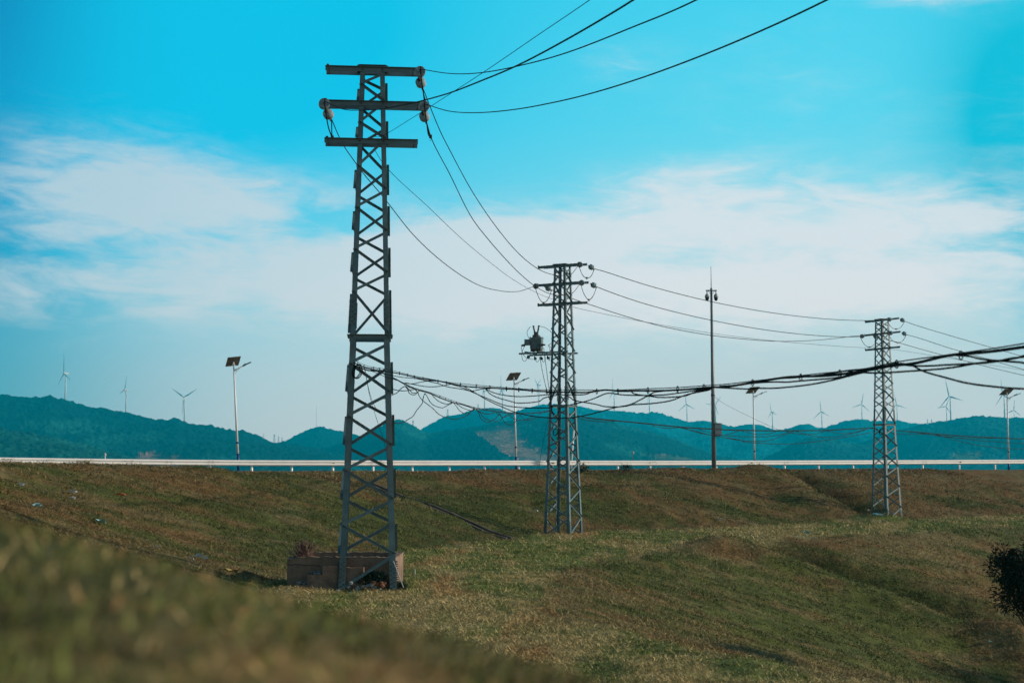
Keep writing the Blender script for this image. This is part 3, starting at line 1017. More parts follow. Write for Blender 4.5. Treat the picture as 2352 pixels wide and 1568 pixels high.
# ------------------------------------------------------------------ telephone cable bundles hung below
def Z3(*p): return [(861.3 + x * 0.2014, 775.2 + y * 0.2014) for x, y in p]
def Z4(*p): return [(1263.3 + x * 0.1953, 832.6 + y * 0.1953) for x, y in p]
def Z5(*p): return [(1665.2 + x * 0.292, 746.5 + y * 0.292) for x, y in p]

def bundle(name_label, A, B, messenger, mains, loose, ring_step, ext=None, rm=0.0042, rb=0.0095, rl=0.0062, first=None, last=None, rings_r=0.06):
    main_pts = wire_pts(mains, A, B, first, last, ext)
    b = MB()
    dense = [Vector(p) for p in catmull(main_pts, 8)]
    b.tube(dense, rb, 6)
    root = b.build('cable_bundle', M['cable'], None, True)
    tag(root, name_label, 'cable bundle', 'bundles of telephone cable')
    mp = wire_pts(messenger, A, B, None if first is None else Vector(first) + Vector((0, 0, 0.05)), None if last is None else Vector(last) + Vector((0, 0, 0.03)), ext)
    mb = MB()
    md = [Vector(p) for p in catmull(mp, 8)]
    mb.tube(md, rm, 5)
    mb.build('messenger_wire', M['wire'], root, True)
    for l in loose:
        pts = wire_pts(l, A, B)
        lb = MB()
        sway = random.uniform(-0.03, 0.03)
        lb.tube([Vector(p) + Vector((sway * math.sin(math.pi * k / 8), 0, 0)) for k, p in enumerate(catmull(pts, 8))], rl, 5)
        lb.build('loose_cable', M['cable'], root, True)
    # wire rings that hang the cables from the messenger
    md_a = np.array([tuple(p) for p in md])
    dn_a = np.array([tuple(p) for p in dense])
    acc, nextd = 0.0, ring_step * 0.5
    count = 0
    for i in range(1, len(md)):
        acc += (md[i] - md[i - 1]).length
        if acc >= nextd and md[i].y > 2.0 and count < 60:
            nextd = acc + ring_step * random.uniform(0.6, 1.5)
            k = int(np.argmin(((dn_a[:, :2] - md_a[i, :2]) ** 2).sum(1)))
            top, bot = md[i] + Vector((0, 0, 0.012)), Vector((md[i].x, md[i].y, min(dense[k].z, md[i].z - 0.02) - 0.018))
            c = (top + bot) / 2
            hgt = max((top - bot).length / 2, 0.02)
            d = Vector((B[0] - A[0], B[1] - A[1], 0)).normalized()
            pts = [c + d * (min(hgt, rings_r) * 0.75 * math.cos(t)) + Vector((0, 0, hgt * math.sin(t))) for t in np.linspace(0, 2 * math.pi, 13)]
            rb_ = MB()
            rb_.tube(pts, 0.0042, 5, cap=False)
            rb_.build('hanger_ring', M['wire'], root, True)
            count += 1
    return root

FA = P(812, 832, B1.y - 0.46)                       # fixing on the nearest tower's left front leg
a0, b0 = pl(FA), pl(T0)
mess = [(840, 839)] + Z3((160, 365), (400, 425), (600, 465), (850, 510), (1200, 545), (1500, 570), (1900, 595)) + Z4((400, 322), (800, 322), (1200, 305), (1500, 293), (1900, 265)) + Z5((0, 465), (300, 430), (700, 385), (1100, 342), (1350, 290), (1770, 232), (2100, 185), (2352, 145))
main = [(845, 846)] + Z3((165, 390), (300, 415), (500, 460), (700, 490), (950, 540), (1100, 562), (1300, 572), (1600, 590), (1900, 612)) + Z4((300, 350), (450, 348), (640, 322), (850, 335), (1050, 330), (1300, 330), (1600, 315), (1900, 290)) + Z5((0, 485), (250, 447), (500, 408), (800, 398), (1100, 358), (1300, 323), (1500, 298), (1770, 237), (2050, 212), (2352, 172))
loose = [
    [(850, 848)] + Z3((160, 425), (300, 450), (430, 462), (600, 490), (720, 495)),
    [(850, 850)] + Z3((200, 470), (300, 505), (400, 525), (480, 518), (560, 500), (640, 480)),
    Z3((350, 515), (500, 545), (640, 560), (780, 548), (870, 530)),
    Z3((480, 455), (620, 500), (780, 545), (950, 580), (1100, 610), (1250, 583), (1320, 575)),
    Z3((880, 535), (1000, 570), (1120, 625), (1300, 700), (1500, 775), (1750, 800), (2000, 800)) + Z4((110, 540), (300, 500)) if False else Z3((880, 535), (1000, 570), (1120, 625), (1300, 700), (1500, 775), (1750, 800), (2000, 800)),
    Z3((1265, 585), (1400, 640), (1600, 670), (1800, 665), (2000, 645)),
    Z3((1265, 590), (1420, 690), (1600, 740), (1750, 742), (1900, 710), (2000, 670), (2100, 640)),
    Z3((1000, 548), (1110, 610), (1300, 720), (1500, 810), (1600, 850), (1800, 895), (2000, 914)) + Z4((100, 655), (300, 640), (500, 600), (780, 525), (950, 490), (1150, 390), (1230, 348), (1330, 335)),
    Z4((-60, 340), (110, 370), (250, 420), (400, 465), (600, 505), (780, 520), (950, 497), (1200, 480), (1500, 420), (1750, 345), (1900, 300)),
    Z4((240, 495), (400, 460), (560, 405), (680, 360), (850, 378), (1100, 385), (1350, 378), (1600, 345), (1900, 295)),
    Z4((200, 375), (340, 378), (450, 362), (640, 325)),
    Z4((960, 345), (1100, 385), (1250, 405), (1450, 405), (1650, 370), (1900, 300)),
    Z4((1900, 290), (2080, 298), (2352, 310)) + Z5((250, 497), (400, 495), (650, 470), (900, 420), (1100, 370)),
    Z5((-40, 480), (100, 470), (360, 447), (500, 447), (700, 430), (950, 400), (1100, 365)),
    Z5((970, 360), (1120, 374), (1300, 372), (1600, 352), (1900, 315), (2150, 280), (2352, 240)),
    Z5((1360, 300), (1500, 320), (1750, 312), (2000, 300), (2200, 272), (2352, 250)),
    Z5((1380, 300), (1480, 320), (1600, 375), (1800, 430), (2000, 470), (2200, 492), (2352, 500)),
    Z5((1770, 235), (1950, 250), (2150, 280), (2352, 297)),
    Z5((380, 420), (560, 412), (760, 392), (960, 358), (1150, 340), (1360, 300)),
]
bundle('thick black cable bundle with hanging loops from the nearest tower to the right edge', a0, b0, mess, main, loose, 0.62, 0.9, first=FA)

FB = P(1266, 943, B2.y - 0.35)
a1, b1 = pl(FA), pl(FB)
mess = [(840, 843)] + Z3((60, 365), (160, 425), (320, 515), (450, 573), (640, 628), (900, 722), (1130, 793), (1300, 815), (1580, 855), (1800, 856))
main = [(845, 850)] + Z3((60, 390), (150, 440), (250, 480), (330, 525), (400, 565), (450, 580), (510, 600), (640, 640), (760, 692), (900, 740), (1000, 763), (1130, 805), (1250, 823), (1450, 852), (1580, 866), (1750, 861), (1900, 853))
loose = [
    Z3((345, 553), (270, 610), (180, 660), (130, 690), (60, 695)),
    Z3((350, 555), (410, 615), (450, 632), (490, 622), (515, 600)),
    Z3((350, 562), (385, 620), (430, 650), (470, 640), (510, 605)),
    Z3((170, 575), (230, 595), (300, 605), (370, 603), (450, 588)),
    Z3((450, 585), (500, 655), (600, 760), (700, 848), (800, 905), (900, 930), (1000, 908), (1090, 850), (1140, 803)),
    Z3((568, 637), (545, 720), (500, 800), (450, 870), (400, 920), (350, 950), (270, 975), (190, 963)),
    Z3((570, 637), (620, 720), (700, 785), (780, 797), (850, 760), (885, 738)),
    Z3((650, 655), (700, 705), (760, 742), (820, 758), (880, 738)),
    Z3((900, 745), (960, 825), (1030, 865), (1090, 850), (1140, 806)),
    Z3((920, 745), (1000, 800), (1060, 824), (1120, 828), (1145, 806)),
    Z3((1150, 810), (1200, 905), (1260, 957), (1300, 968), (1360, 930), (1420, 860)),
    Z3((1150, 810), (1230, 900), (1330, 945), (1430, 938), (1520, 870)),
    Z3((1150, 810), (1220, 858), (1290, 870), (1370, 850)),
    Z3((1420, 860), (1470, 950), (1540, 993), (1600, 962), (1650, 880)),
    Z3((1520, 872), (1600, 930), (1700, 940), (1780, 905), (1800, 870)),
    Z3((1650, 880), (1710, 935), (1780, 935), (1860, 890), (1900, 860)),
    Z3((1380, 855), (1450, 905), (1520, 890), (1560, 865)),
]
bundle('cable bundle with many drooping loops between the nearest and middle towers', a1, b1, mess, main, loose, 0.55, None, 0.0065, 0.014, 0.0095, first=FA - Vector((0, 0, 0.06)), last=FB)

FC = P(2006, 983, B3.y - 0.4)
FD = P(1300, 950, B2.y + 0.2)
a2, b2 = pl(FD), pl(FC)
mess = Z4((330, 622), (500, 650), (700, 669), (900, 690), (1150, 713), (1500, 748), (1700, 764), (1900, 775)) + Z5((0, 819), (300, 826), (500, 826), (800, 822), (1000, 812))
main = Z4((340, 630), (500, 656), (700, 676), (900, 696), (1150, 721), (1500, 756), (1700, 771), (1900, 781)) + Z5((0, 823), (300, 831), (500, 831), (800, 827), (1000, 817))
loose = [
    Z4((330, 650), (450, 678), (600, 692), (760, 690)),
    Z4((1200, 740), (1300, 762), (1400, 770), (1530, 762)),
    Z4((1560, 765), (1750, 815), (1900, 850), (2050, 855), (2230, 800)),
    Z4((1750, 785), (2000, 850), (2352, 870)) + Z5((350, 875), (480, 850), (540, 835)),
    Z4((1530, 765), (1800, 835), (2000, 870), (2250, 915)) + Z5((130, 910), (350, 932), (540, 933), (750, 910), (950, 880), (1150, 843)),
    Z5((-20, 880), (80, 900), (200, 912), (350, 905), (480, 860), (530, 838)),
    Z5((130, 832), (250, 858), (330, 855), (400, 838)),
    Z5((480, 835), (600, 858), (720, 852), (800, 830)),
    Z5((560, 835), (700, 872), (850, 880), (1000, 850), (1100, 820)),
    Z5((800, 830), (900, 850), (1020, 845), (1120, 818)),
]
bundle('thin low cable bundle between the middle and the farthest towers', a2, b2, mess, main, loose, 1.0, None, 0.008, 0.018, 0.012, first=FD, last=FC)
FE = P(2045, 985, B3.y - 0.1)
a3, b3 = pl(FE), pl(T4)
mess = Z5((1345, 824), (1500, 837), (1650, 850), (1900, 870), (2150, 881), (2352, 890))
main = Z5((1345, 826), (1500, 842), (1650, 856), (1900, 876), (2150, 887), (2352, 897))
loose = [Z5((1345, 852), (1450, 858), (1600, 856)), Z5((1650, 860), (1800, 900), (2000, 945), (2200, 968), (2352, 972)), Z5((1650, 860), (1850, 890), (2000, 907), (2352, 932)), Z5((1500, 843), (1750, 880), (2000, 890), (2150, 887))]
bundle('low cable bundle leaving the farthest tower to the right edge', a3, b3, mess, main, loose, 1.0, 0.8, 0.008, 0.018, 0.012, first=FE)

def free_cable(pix, A, B, r, label, first=None, last=None, name='drop_wire', m='cable'):
    return wire(wire_pts(pix, A, B, first, last), r, label, 'loose wires', m, name, 'wire')

gp = PG(1049, 1299, 0.05)
gp.z = gz(gp.x, gp.y) + 0.03
fa2 = P(836, 841, B1.y - 0.3)
free_cable([(851, 915), (880, 1007), (893, 1048), (921, 1119), (945, 1190), (965, 1214), (994, 1256), (1023, 1285)], pl(fa2), pl(gp), 0.0045, 'thin drop wire from the nearest tower slanting down to the grass', fa2, gp)
fa3 = P(838, 842, B1.y - 0.2)
fb3 = P(880, 950, B1.y + 0.5)
free_cable([(842, 870), (850, 905), (862, 935)], pl(fa3), pl(fb3), 0.0045, 'short wire running down inside the nearest tower', fa3, fb3)
g2 = ground_hit(1232, 1112)
f2 = P(1262, 950, B2.y - 0.3)
free_cable([(1256, 976), (1246, 1022), (1238, 1074)], pl(f2), pl(g2), 0.006, 'thin stay wire from the middle tower down to the slope', f2, g2)

def coil(c, r, label, n=3):
    b = MB()
    for k in range(n):
        pts = [c + Vector((r * 0.62 * math.cos(t) + 0.02 * k + 0.18 * r * math.sin(t), 0.03 * math.sin(2 * t + k), r * (1 + 0.08 * k) * math.sin(t))) for t in np.linspace(0, 2 * math.pi, 21)]
        b.tube(pts, 0.009, 6, cap=False)
    tag(b.build('cable_coil', M['cable'], None, True), label, 'cable coil', 'coils of spare cable')
coil(P(818, 853, B1.y - 0.52), 0.12, 'black coil of spare cable on the nearest tower\'s left leg')
coil(P(1275, 992, B2.y - 0.1), 0.12, 'black coil of spare cable inside the middle tower', 2)
coil(P(2024, 990, B3.y - 0.3), 0.16, 'black coil of spare cable on the farthest tower')

# ------------------------------------------------------------------ transformer on the middle tower
def ZT(x, y, dd=0.0): return P(1177.1 + x * 0.1831, 574.2 + y * 0.1831, B2.y + dd)
br = MB()
arm_dir = Vector((math.cos(RZ[1]), math.sin(RZ[1]), 0))
depth_at = lambda x: (x - 640) * 0.0029
h5 = hw(5.4)
inv = (Matrix.Translation(BASES[1]) @ Matrix.Rotation(RZ[1], 4, 'Z') @ Matrix.Scale(SCL[1], 4)).inverted()
zb = (inv @ ZT(300, 1278)).z
for sy in (-1, 1):
    br.prism((-1.62, sy * (h5 + 0.055), zb), (h5 + 0.06, sy * (h5 + 0.055), zb), Vector((0, 1, 0)), Vector((0, 0, 1)), -0.035, 0.035, -0.03, 0.03)
for xx in (-1.38, -0.86):
    br.prism((xx, -h5 - 0.03, zb + 0.032), (xx, h5 + 0.03, zb + 0.032), Vector((1, 0, 0)), Vector((0, 0, 1)), -0.03, 0.03, 0.0, 0.05)
bo = br.build('support_bracket', M['steel'], T2)
bo['label'] = 'long horizontal steel bracket carrying the transformer'

def make_transformer():
    o = tw(1, (-1.10, 0, zb + 0.078))
    root = empty('transformer', o, 'grey-green pole transformer with two dark bushings beside the middle tower', 'transformer', rz=RZ[1] + R(8))
    root.scale = (0.82, 0.82, 0.86)
    b = MB()
    b.box((0, 0, 0.045), (0.46, 0.34, 0.09)); b.cur = 0
    for xx in (-0.2, 0.2):
        b.box((xx, 0, -0.005), (0.06, 0.4, 0.03))
    b.build('base_frame', M['clamp'], root)
    b = MB()
    b.box((0, 0, 0.315), (0.50, 0.38, 0.45))
    for k in range(5):
        b.box((-0.2 + k * 0.1, -0.205, 0.32), (0.014, 0.03, 0.34))
    b.box((0.255, 0, 0.33), (0.02, 0.22, 0.3))
    tk = b.build('tank', M['tank'], root)
    b = MB()
    b.box((0, 0, 0.315), (0.3, 0.24, 0.25))
    w = b.build('side_tank', M['tank'], root)
    w.location = (-0.40, 0, 0.08)
    b = MB()
    b.box((0, 0, 0.56), (0.56, 0.42, 0.035))
    for sx in (-0.24, -0.08, 0.08, 0.24):
        for sy in (-0.18, 0.18):
            b.tube([(sx, sy, 0.575), (sx, sy, 0.64)], 0.013, 6)
    b.box((0, 0, 0.60), (0.5, 0.05, 0.02))
    b.build('lid', M['tank'], root)
    b = MB()
    b.box((-0.02, 0, 0.645), (0.27, 0.24, 0.11))
    b.lathe([(0, 0.115), (0.10, 0.105), (0.14, 0.07)], 14, Matrix.Translation((-0.02, 0, 0.69)) @ Matrix.Rotation(R(90), 4, 'X'))
    b.build('bushing_turret', M['bushing'], root, False)
    for s in (-1, 1):
        b = MB()
        prof = [(0.0, 0.045)]
        for k in range(6):
            z = 0.02 + k * 0.036
            prof += [(z, 0.028), (z + 0.012, 0.046), (z + 0.020, 0.046), (z + 0.024, 0.028)]
        prof += [(0.25, 0.026), (0.26, 0.045), (0.31, 0.048), (0.32, 0.02)]
        mt = Matrix.Translation((-0.02 + 0.07 * s, 0, 0.80)) @ Matrix.Rotation(R(12 * s), 4, 'Y') @ Matrix.Rotation(R(90), 4, 'X')
        b.lathe(prof, 14, mt)
        b.build('bushing', M['bushing'], root)
    for s in (-1, 1):
        b = MB()
        b.lathe([(0.0, 0.05), (0.05, 0.05), (0.06, 0.03), (0.09, 0.048), (0.11, 0.03), (0.14, 0.042), (0.18, 0.02)], 12, Matrix.Translation((0.26 * s if s > 0 else -0.55, -0.05, 0.26)) @ Matrix.Rotation(R(-90 * s), 4, 'Z'))
        b.build('side_terminal', M['bushing'], root)
    return root
TR = make_transformer()

SA0 = None
for k, (x, y, lab) in enumerate(((195, 1312, 'leftmost small brown elbow arrester hanging under the transformer bracket'), (280, 1330, 'second small brown arrester from left under the transformer bracket'), (358, 1330, 'third small brown arrester from left under the transformer bracket'), (440, 1322, 'rightmost small brown arrester under the bracket, next to the tower'))):
    if SA0 is None:
        SA0 = empty('surge_arrester', (0, 0, 0), lab, 'surge arrester', 'arresters under the transformer bracket')
        b = MB()
        b.lathe([(0, 0.02), (0.03, 0.034), (0.05, 0.024), (0.07, 0.036), (0.09, 0.024), (0.11, 0.034), (0.13, 0.02)], 12, Matrix.Translation((0, 0, 0.05)) @ Matrix.Rotation(R(-90), 4, 'X'))
        b.build('body', M['bushing'], SA0)
        b = MB()
        b.bar((-0.01, 0, 0.0), (0.06, 0, -0.02), 0.045, 0.05)
        b.bar((0.05, 0, 0.0), (0.05, 0, -0.07), 0.04, 0.04)
        b.build('elbow', M['clamp'], SA0)
        o = SA0
    else:
        o = copy_tree(SA0)
        o['label'] = lab
    p = ZT(x, y, -0.1)
    p.z += -0.06
    o.location = p

for pix, lab in (
        ([(225, 962), (188, 1010), (185, 1060), (215, 1120), (232, 1200), (262, 1270), (300, 1305), (315, 1265), (305, 1200), (330, 1180), (345, 1250), (375, 1300), (395, 1260), (390, 1225)], 'long lead looping from the left bushing round the transformer front'),
        ([(325, 955), (390, 965), (460, 1005), (505, 1060), (510, 1110), (495, 1160), (450, 1192)], 'lead arching from the right bushing to the tower side of the transformer'),
        ([(165, 1175), (125, 1185), (112, 1220), (125, 1290), (160, 1340), (220, 1368), (275, 1368)], 'lead looping left of the transformer to its underside'),
        ([(160, 1195), (130, 1250), (118, 1320), (130, 1380), (155, 1393), (178, 1370), (183, 1335)], 'lower left hanging loop of lead below the transformer'),
        ([(278, 1365), (310, 1403), (335, 1375), (342, 1335)], 'small hanging loop of lead under the middle of the transformer bracket'),
        ([(365, 1340), (380, 1400), (395, 1405), (405, 1360), (400, 1300), (395, 1250)], 'hanging loop of lead between the two right arresters'),
        ([(445, 1192), (465, 1230), (470, 1310), (465, 1385), (452, 1375), (445, 1335)], 'rightmost hanging loop of lead below the transformer'),
        ([(455, 1190), (480, 1220), (497, 1260)], 'short lead from the transformer into the middle tower')):
    b = MB()
    b.tube([Vector(p) for p in catmull([ZT(x, y, -0.22 + 0.05 * math.sin(i)) for i, (x, y) in enumerate(pix)], 6)], 0.0085, 6)
    tag(b.build('lead_cable', M['cable'], None, True), lab, 'cable', 'transformer leads')
for pix, lab in (([(345, 1340), (362, 1450), (385, 1568), (415, 1700), (470, 1900), (500, 2050)], 'left of the two service wires falling from the transformer'),
                 ([(405, 1300), (420, 1450), (435, 1568), (460, 1750), (490, 1950), (510, 2080)], 'right of the two service wires falling from the transformer')):
    b = MB()
    b.tube([Vector(p) for p in catmull([ZT(x, y, -0.25) for x, y in pix], 6)], 0.011, 6)
    tag(b.build('service_wire', M['cable'], None, True), lab, 'wire', 'service wires under the transformer')

# ------------------------------------------------------------------ guard rail along the crest road
RX = [-330, 0, 260, 517, 860, 1300, 1500, 1800, 2100, 2352, 2680]
RD = [68, 72, 74.5, 77, 80.5, 86.5, 89.5, 94.5, 100, 105, 112]
RY = [1046, 1050, 1053.5, 1056, 1057, 1057.3, 1057.5, 1057, 1056, 1055.2, 1054]
def rail_d(X): return float(np.interp(X, RX, RD))
def rail_z(X): return EYE + slope(X, float(np.interp(X, RX, RY)))[1] * rail_d(X)
def rail_p(X):
    d = rail_d(X)
    a_, _ = slope(X, 1057)
    return Vector((a_ * d, d, rail_z(X)))
rail_line = [Vector((p[0], p[1], p[2])) for p in catmull([rail_p(X) for X in RX], 10)]
def make_rail():
    root = empty('guardrail', rail_p(1300) - Vector((0, 0, 0.8)), 'long white steel guardrail along the top of the embankment', 'guardrail')
    inv0 = Matrix.Translation(-root.location)
    prof = [(0.0, 0.155), (0.012, 0.150), (0.068, 0.118), (0.083, 0.100), (0.083, 0.062), (0.066, 0.042), (0.010, 0.010), (0.0, 0.0), (0.010, -0.010), (0.066, -0.042), (0.083, -0.062), (0.083, -0.100), (0.068, -0.118), (0.012, -0.150), (0.0, -0.155)]
    nprof = prof + [(o - 0.008, z) for o, z in reversed(prof)]
    line = rail_line
    rows = []
    for i, p in enumerate(line):
        d = (line[min(i + 1, len(line) - 1)] - line[max(i - 1, 0)]).normalized()
        nrm = Vector((d.y, -d.x, 0)).normalized()
        if nrm.y > 0: nrm = -nrm
        rows.append([tuple(inv0 @ (p + nrm * o + Vector((0, 0, -0.155 + z)))) for o, z in nprof])
    k = len(nprof)
    fs = []
    for i in range(len(rows) - 1):
        for j in range(k):
            fs.append((i * k + j, (i + 1) * k + j, (i + 1) * k + (j + 1) % k, i * k + (j + 1) % k))
    b = MB()
    b.add([v for r_ in rows for v in r_], fs)
    b.build('rail_beam', M['rail'], root)
    posts = [-160, 25, 200, 354, 516, 675, 842, 1009, 1169, 1334, 1495, 1652, 1800, 1941, 2078, 2212, 2343, 2474, 2604, 2736, 2868, 3005, 3141.5, 3277, 3415, 3553, 3694, 3840, 3983, 4128, 4275]
    pm = None
    for n_, sx in enumerate(posts):
        X = sx / 1.7415
        p = rail_p(X)
        q = rail_p(X + 2)
        d = (q - p).normalized()
        nrm = Vector((d.y, -d.x, 0))
        if nrm.y > 0: nrm = -nrm
        if pm is None:
            b = MB()
            b.tube([(0, 0, -0.4), (0, 0, 0.80)], 0.062, 12)
            b.tube([(0, 0, 0.80), (0, 0, 0.83)], 0.066, 12)
            pm = b.mesh('post', M['rail'], True)
        o = link('post', pm, root)
        o.location = p - nrm * 0.085 + Vector((0, 0, -0.875)) - root.location
        b = MB()
        # lap joint, bolts and rust streaks
        e = p + Vector((0, 0, -0.155))
        b.cur = 0
        for dx in (-0.16, -0.09, 0.10, 0.17):
            for dz in (0.082, -0.082, 0.03, -0.03):
                if random.random() < 0.8:
                    c = e + d * (dx + random.uniform(-0.02, 0.02)) + nrm * (0.088 if abs(dz) > 0.05 else 0.058) + Vector((0, 0, dz))
                    s_ = random.uniform(0.012, 0.024)
                    b.bar(c, c + nrm * 0.012, s_, s_)
        for _ in range(random.choice((1, 2, 2, 4))):
            c = e + d * random.uniform(-0.3, 0.3) + nrm * 0.084 + Vector((0, 0, random.choice((0.1, 0.062, -0.062, 0.08))))
            b.bar(c, c + d * random.uniform(0.05, 0.3), 0.004, random.uniform(0.008, 0.02))
        b.bar(e + d * 0.14 + nrm * 0.0845, e + d * 0.146 + nrm * 0.0845, 0.003, 0.005)
        j = b.build('bolt_cluster', M['rust'], root)
        j.location = -root.location
        if n_ % 6 == 3:
            b = MB()
            c = e + nrm * 0.075
            b.prism(c, c + nrm * 0.02, d, Vector((0, 0, 1)), -0.05, 0.05, -0.05, 0.05)
            b.prism(c + nrm * 0.02, c + nrm * 0.05, d, Vector((0, 0, 1)), -0.04, 0.0, -0.05, 0.06)
            rf = b.build('reflector', M['yellow'], root)
            rf.location = -root.location
make_rail()

def make_road():
    b = MB()
    vs, fs = [], []
    for i, p in enumerate(rail_line):
        d = (rail_line[min(i + 1, len(rail_line) - 1)] - rail_line[max(i - 1, 0)]).normalized()
        nrm = Vector((-d.y, d.x, 0))
        if nrm.y < 0: nrm = -nrm
        vs += [tuple(p + nrm * 0.6 + Vector((0, 0, -0.77))), tuple(p + nrm * 5.6 + Vector((0, 0, -0.77))), tuple(p + nrm * 5.6 + Vector((0, 0, -1.1))), tuple(p + nrm * 0.6 + Vector((0, 0, -1.1)))]
    for i in range(len(rail_line) - 1):
        for k in range(4):
            fs.append((i * 4 + k, (i + 1) * 4 + k, (i + 1) * 4 + (k + 1) % 4, i * 4 + (k + 1) % 4))
    b.add(vs, fs)
    tag(b.build('road', M['asphalt']), None, None, kind='structure')
make_road()

# ------------------------------------------------------------------ solar street lamps
def make_lamp(label):
    root = empty('street_lamp', (0, 0, 0), label, 'street lamp', 'solar street lamps beyond the guardrail')
    b = MB(); b.tube([(0, 0, 1.0), (0, 0, 6.30)], 0.068, 14, 0.042)
    pole = b.build('pole', M['lamp_white'], root, True)
    b = MB(); b.tube([(0, 0, 0), (0, 0, 1.0)], 0.080, 14, 0.073)
    b.box((0, 0, 0.01), (0.3, 0.3, 0.03))
    b.build('pole_base', M['lamp_blue'], root, True)
    b = MB(); b.tube([(0, 0, 1.56), (0, 0, 1.67)], 0.071, 14)
    b.build('band', M['lamp_blue'], root, True)
    u, v = Vector((0.72, 0.05, 0.03)), Vector((0.27, -0.58, 0.43))
    nrm = u.cross(v).normalized()
    if nrm.z < 0: nrm = -nrm
    c = Vector((-0.03, 0.02, 6.34))
    def quad(b, s, t0, t1):
        q = [c + u * (a - .5) * s + v * (e - .5) * s for a, e in ((0, 0), (1, 0), (1, 1), (0, 1))]
        vs = [p + nrm * t0 for p in q] + [p + nrm * t1 for p in q]
        b.add(vs, [(3, 2, 1, 0), (4, 5, 6, 7)] + [(k, (k + 1) % 4, (k + 1) % 4 + 4, k + 4) for k in range(4)])
    b = MB(); quad(b, 0.96, 0.002, 0.030)
    pn = b.build('solar_panel', M['panel'], root)
    b = MB(); quad(b, 0.95, 0.0305, 0.034); b.build('cells', M['cell'], pn)
    b = MB()
    q = [c + u * (a - .5) + v * (e - .5) for a, e in ((0, 0), (1, 0), (1, 1), (0, 1))]
    for k in range(4):
        b.bar(q[k], q[(k + 1) % 4], 0.035, 0.04, nrm)
    b.bar(c - u * 0.5, c + u * 0.5, 0.03, 0.03, nrm)
    b.bar(c - v * 0.5 - nrm * 0.02, c + v * 0.5 - nrm * 0.02, 0.04, 0.03, nrm)
    b.build('frame', M['frame'], pn)
    b = MB()
    b.tube([(0.0, 0, 6.2), (-0.01, 0.01, 6.32)], 0.03, 8)
    b.box((0, 0, 6.12), (0.13, 0.13, 0.12))
    b.build('panel_bracket', M['lamp_white'], root)
    b = MB(); b.tube([(0, 0, 5.80), (0.10, 0, 5.84), (0.62, -0.05, 6.06)], 0.042, 8, 0.034)
    arm = b.build('lamp_arm', M['lamp_white'], root, True)
    b = MB(); b.tube([Vector(p) for p in catmull([(0.03, 0, 5.55), (0.10, 0, 5.68), (0.22, -0.01, 5.80), (0.36, -0.03, 5.93)], 5)], 0.014, 6)
    b.tube([(0.13, 0, 5.70), (0.12, 0, 5.84)], 0.010, 6)
    b.build('brace', M['lamp_white'], arm, True)
    b = MB()
    b.prism((0.56, -0.05, 6.03), (0.74, -0.07, 6.12), Vector((0, 1, 0)), Vector((-0.35, 0, 0.94)), -0.08, 0.08, -0.03, 0.055)
    b.prism((0.72, -0.07, 6.11), (1.03, -0.09, 6.215), Vector((0, 1, 0)), Vector((-0.33, 0, 0.94)), -0.11, 0.11, -0.015, 0.025)
    b.build('lamp_head', M['lamphead'], root)
    return root
LAMPS = [(548, 1076, 84.0, 536.5, 831.6, 'tall solar street lamp on the left, standing alone beyond the guardrail'),
         (1186, 1078, 97.6, 1180.5, 866, 'solar street lamp left of the middle lattice tower'),
         (1733.5, 1077, 111.0, 1730, 897, 'solar street lamp just right of the camera pole'),
         (2317, 1075, 114.0, 2313, 901, 'solar street lamp at the far right edge')]
L0 = None
for X, Y, d, XT, YT, lab in LAMPS:
    o = make_lamp(lab) if L0 is None else copy_tree(L0)
    if L0 is None: L0 = o
    o['label'] = lab
    base = P(X, Y, d); base.z = 2.42
    top = P(XT, YT, d)
    v = top - base
    o.location = base
    o.rotation_euler = (0, math.atan2(v.x, v.z), 0)
    o.scale = (v.length / 6.29,) * 3

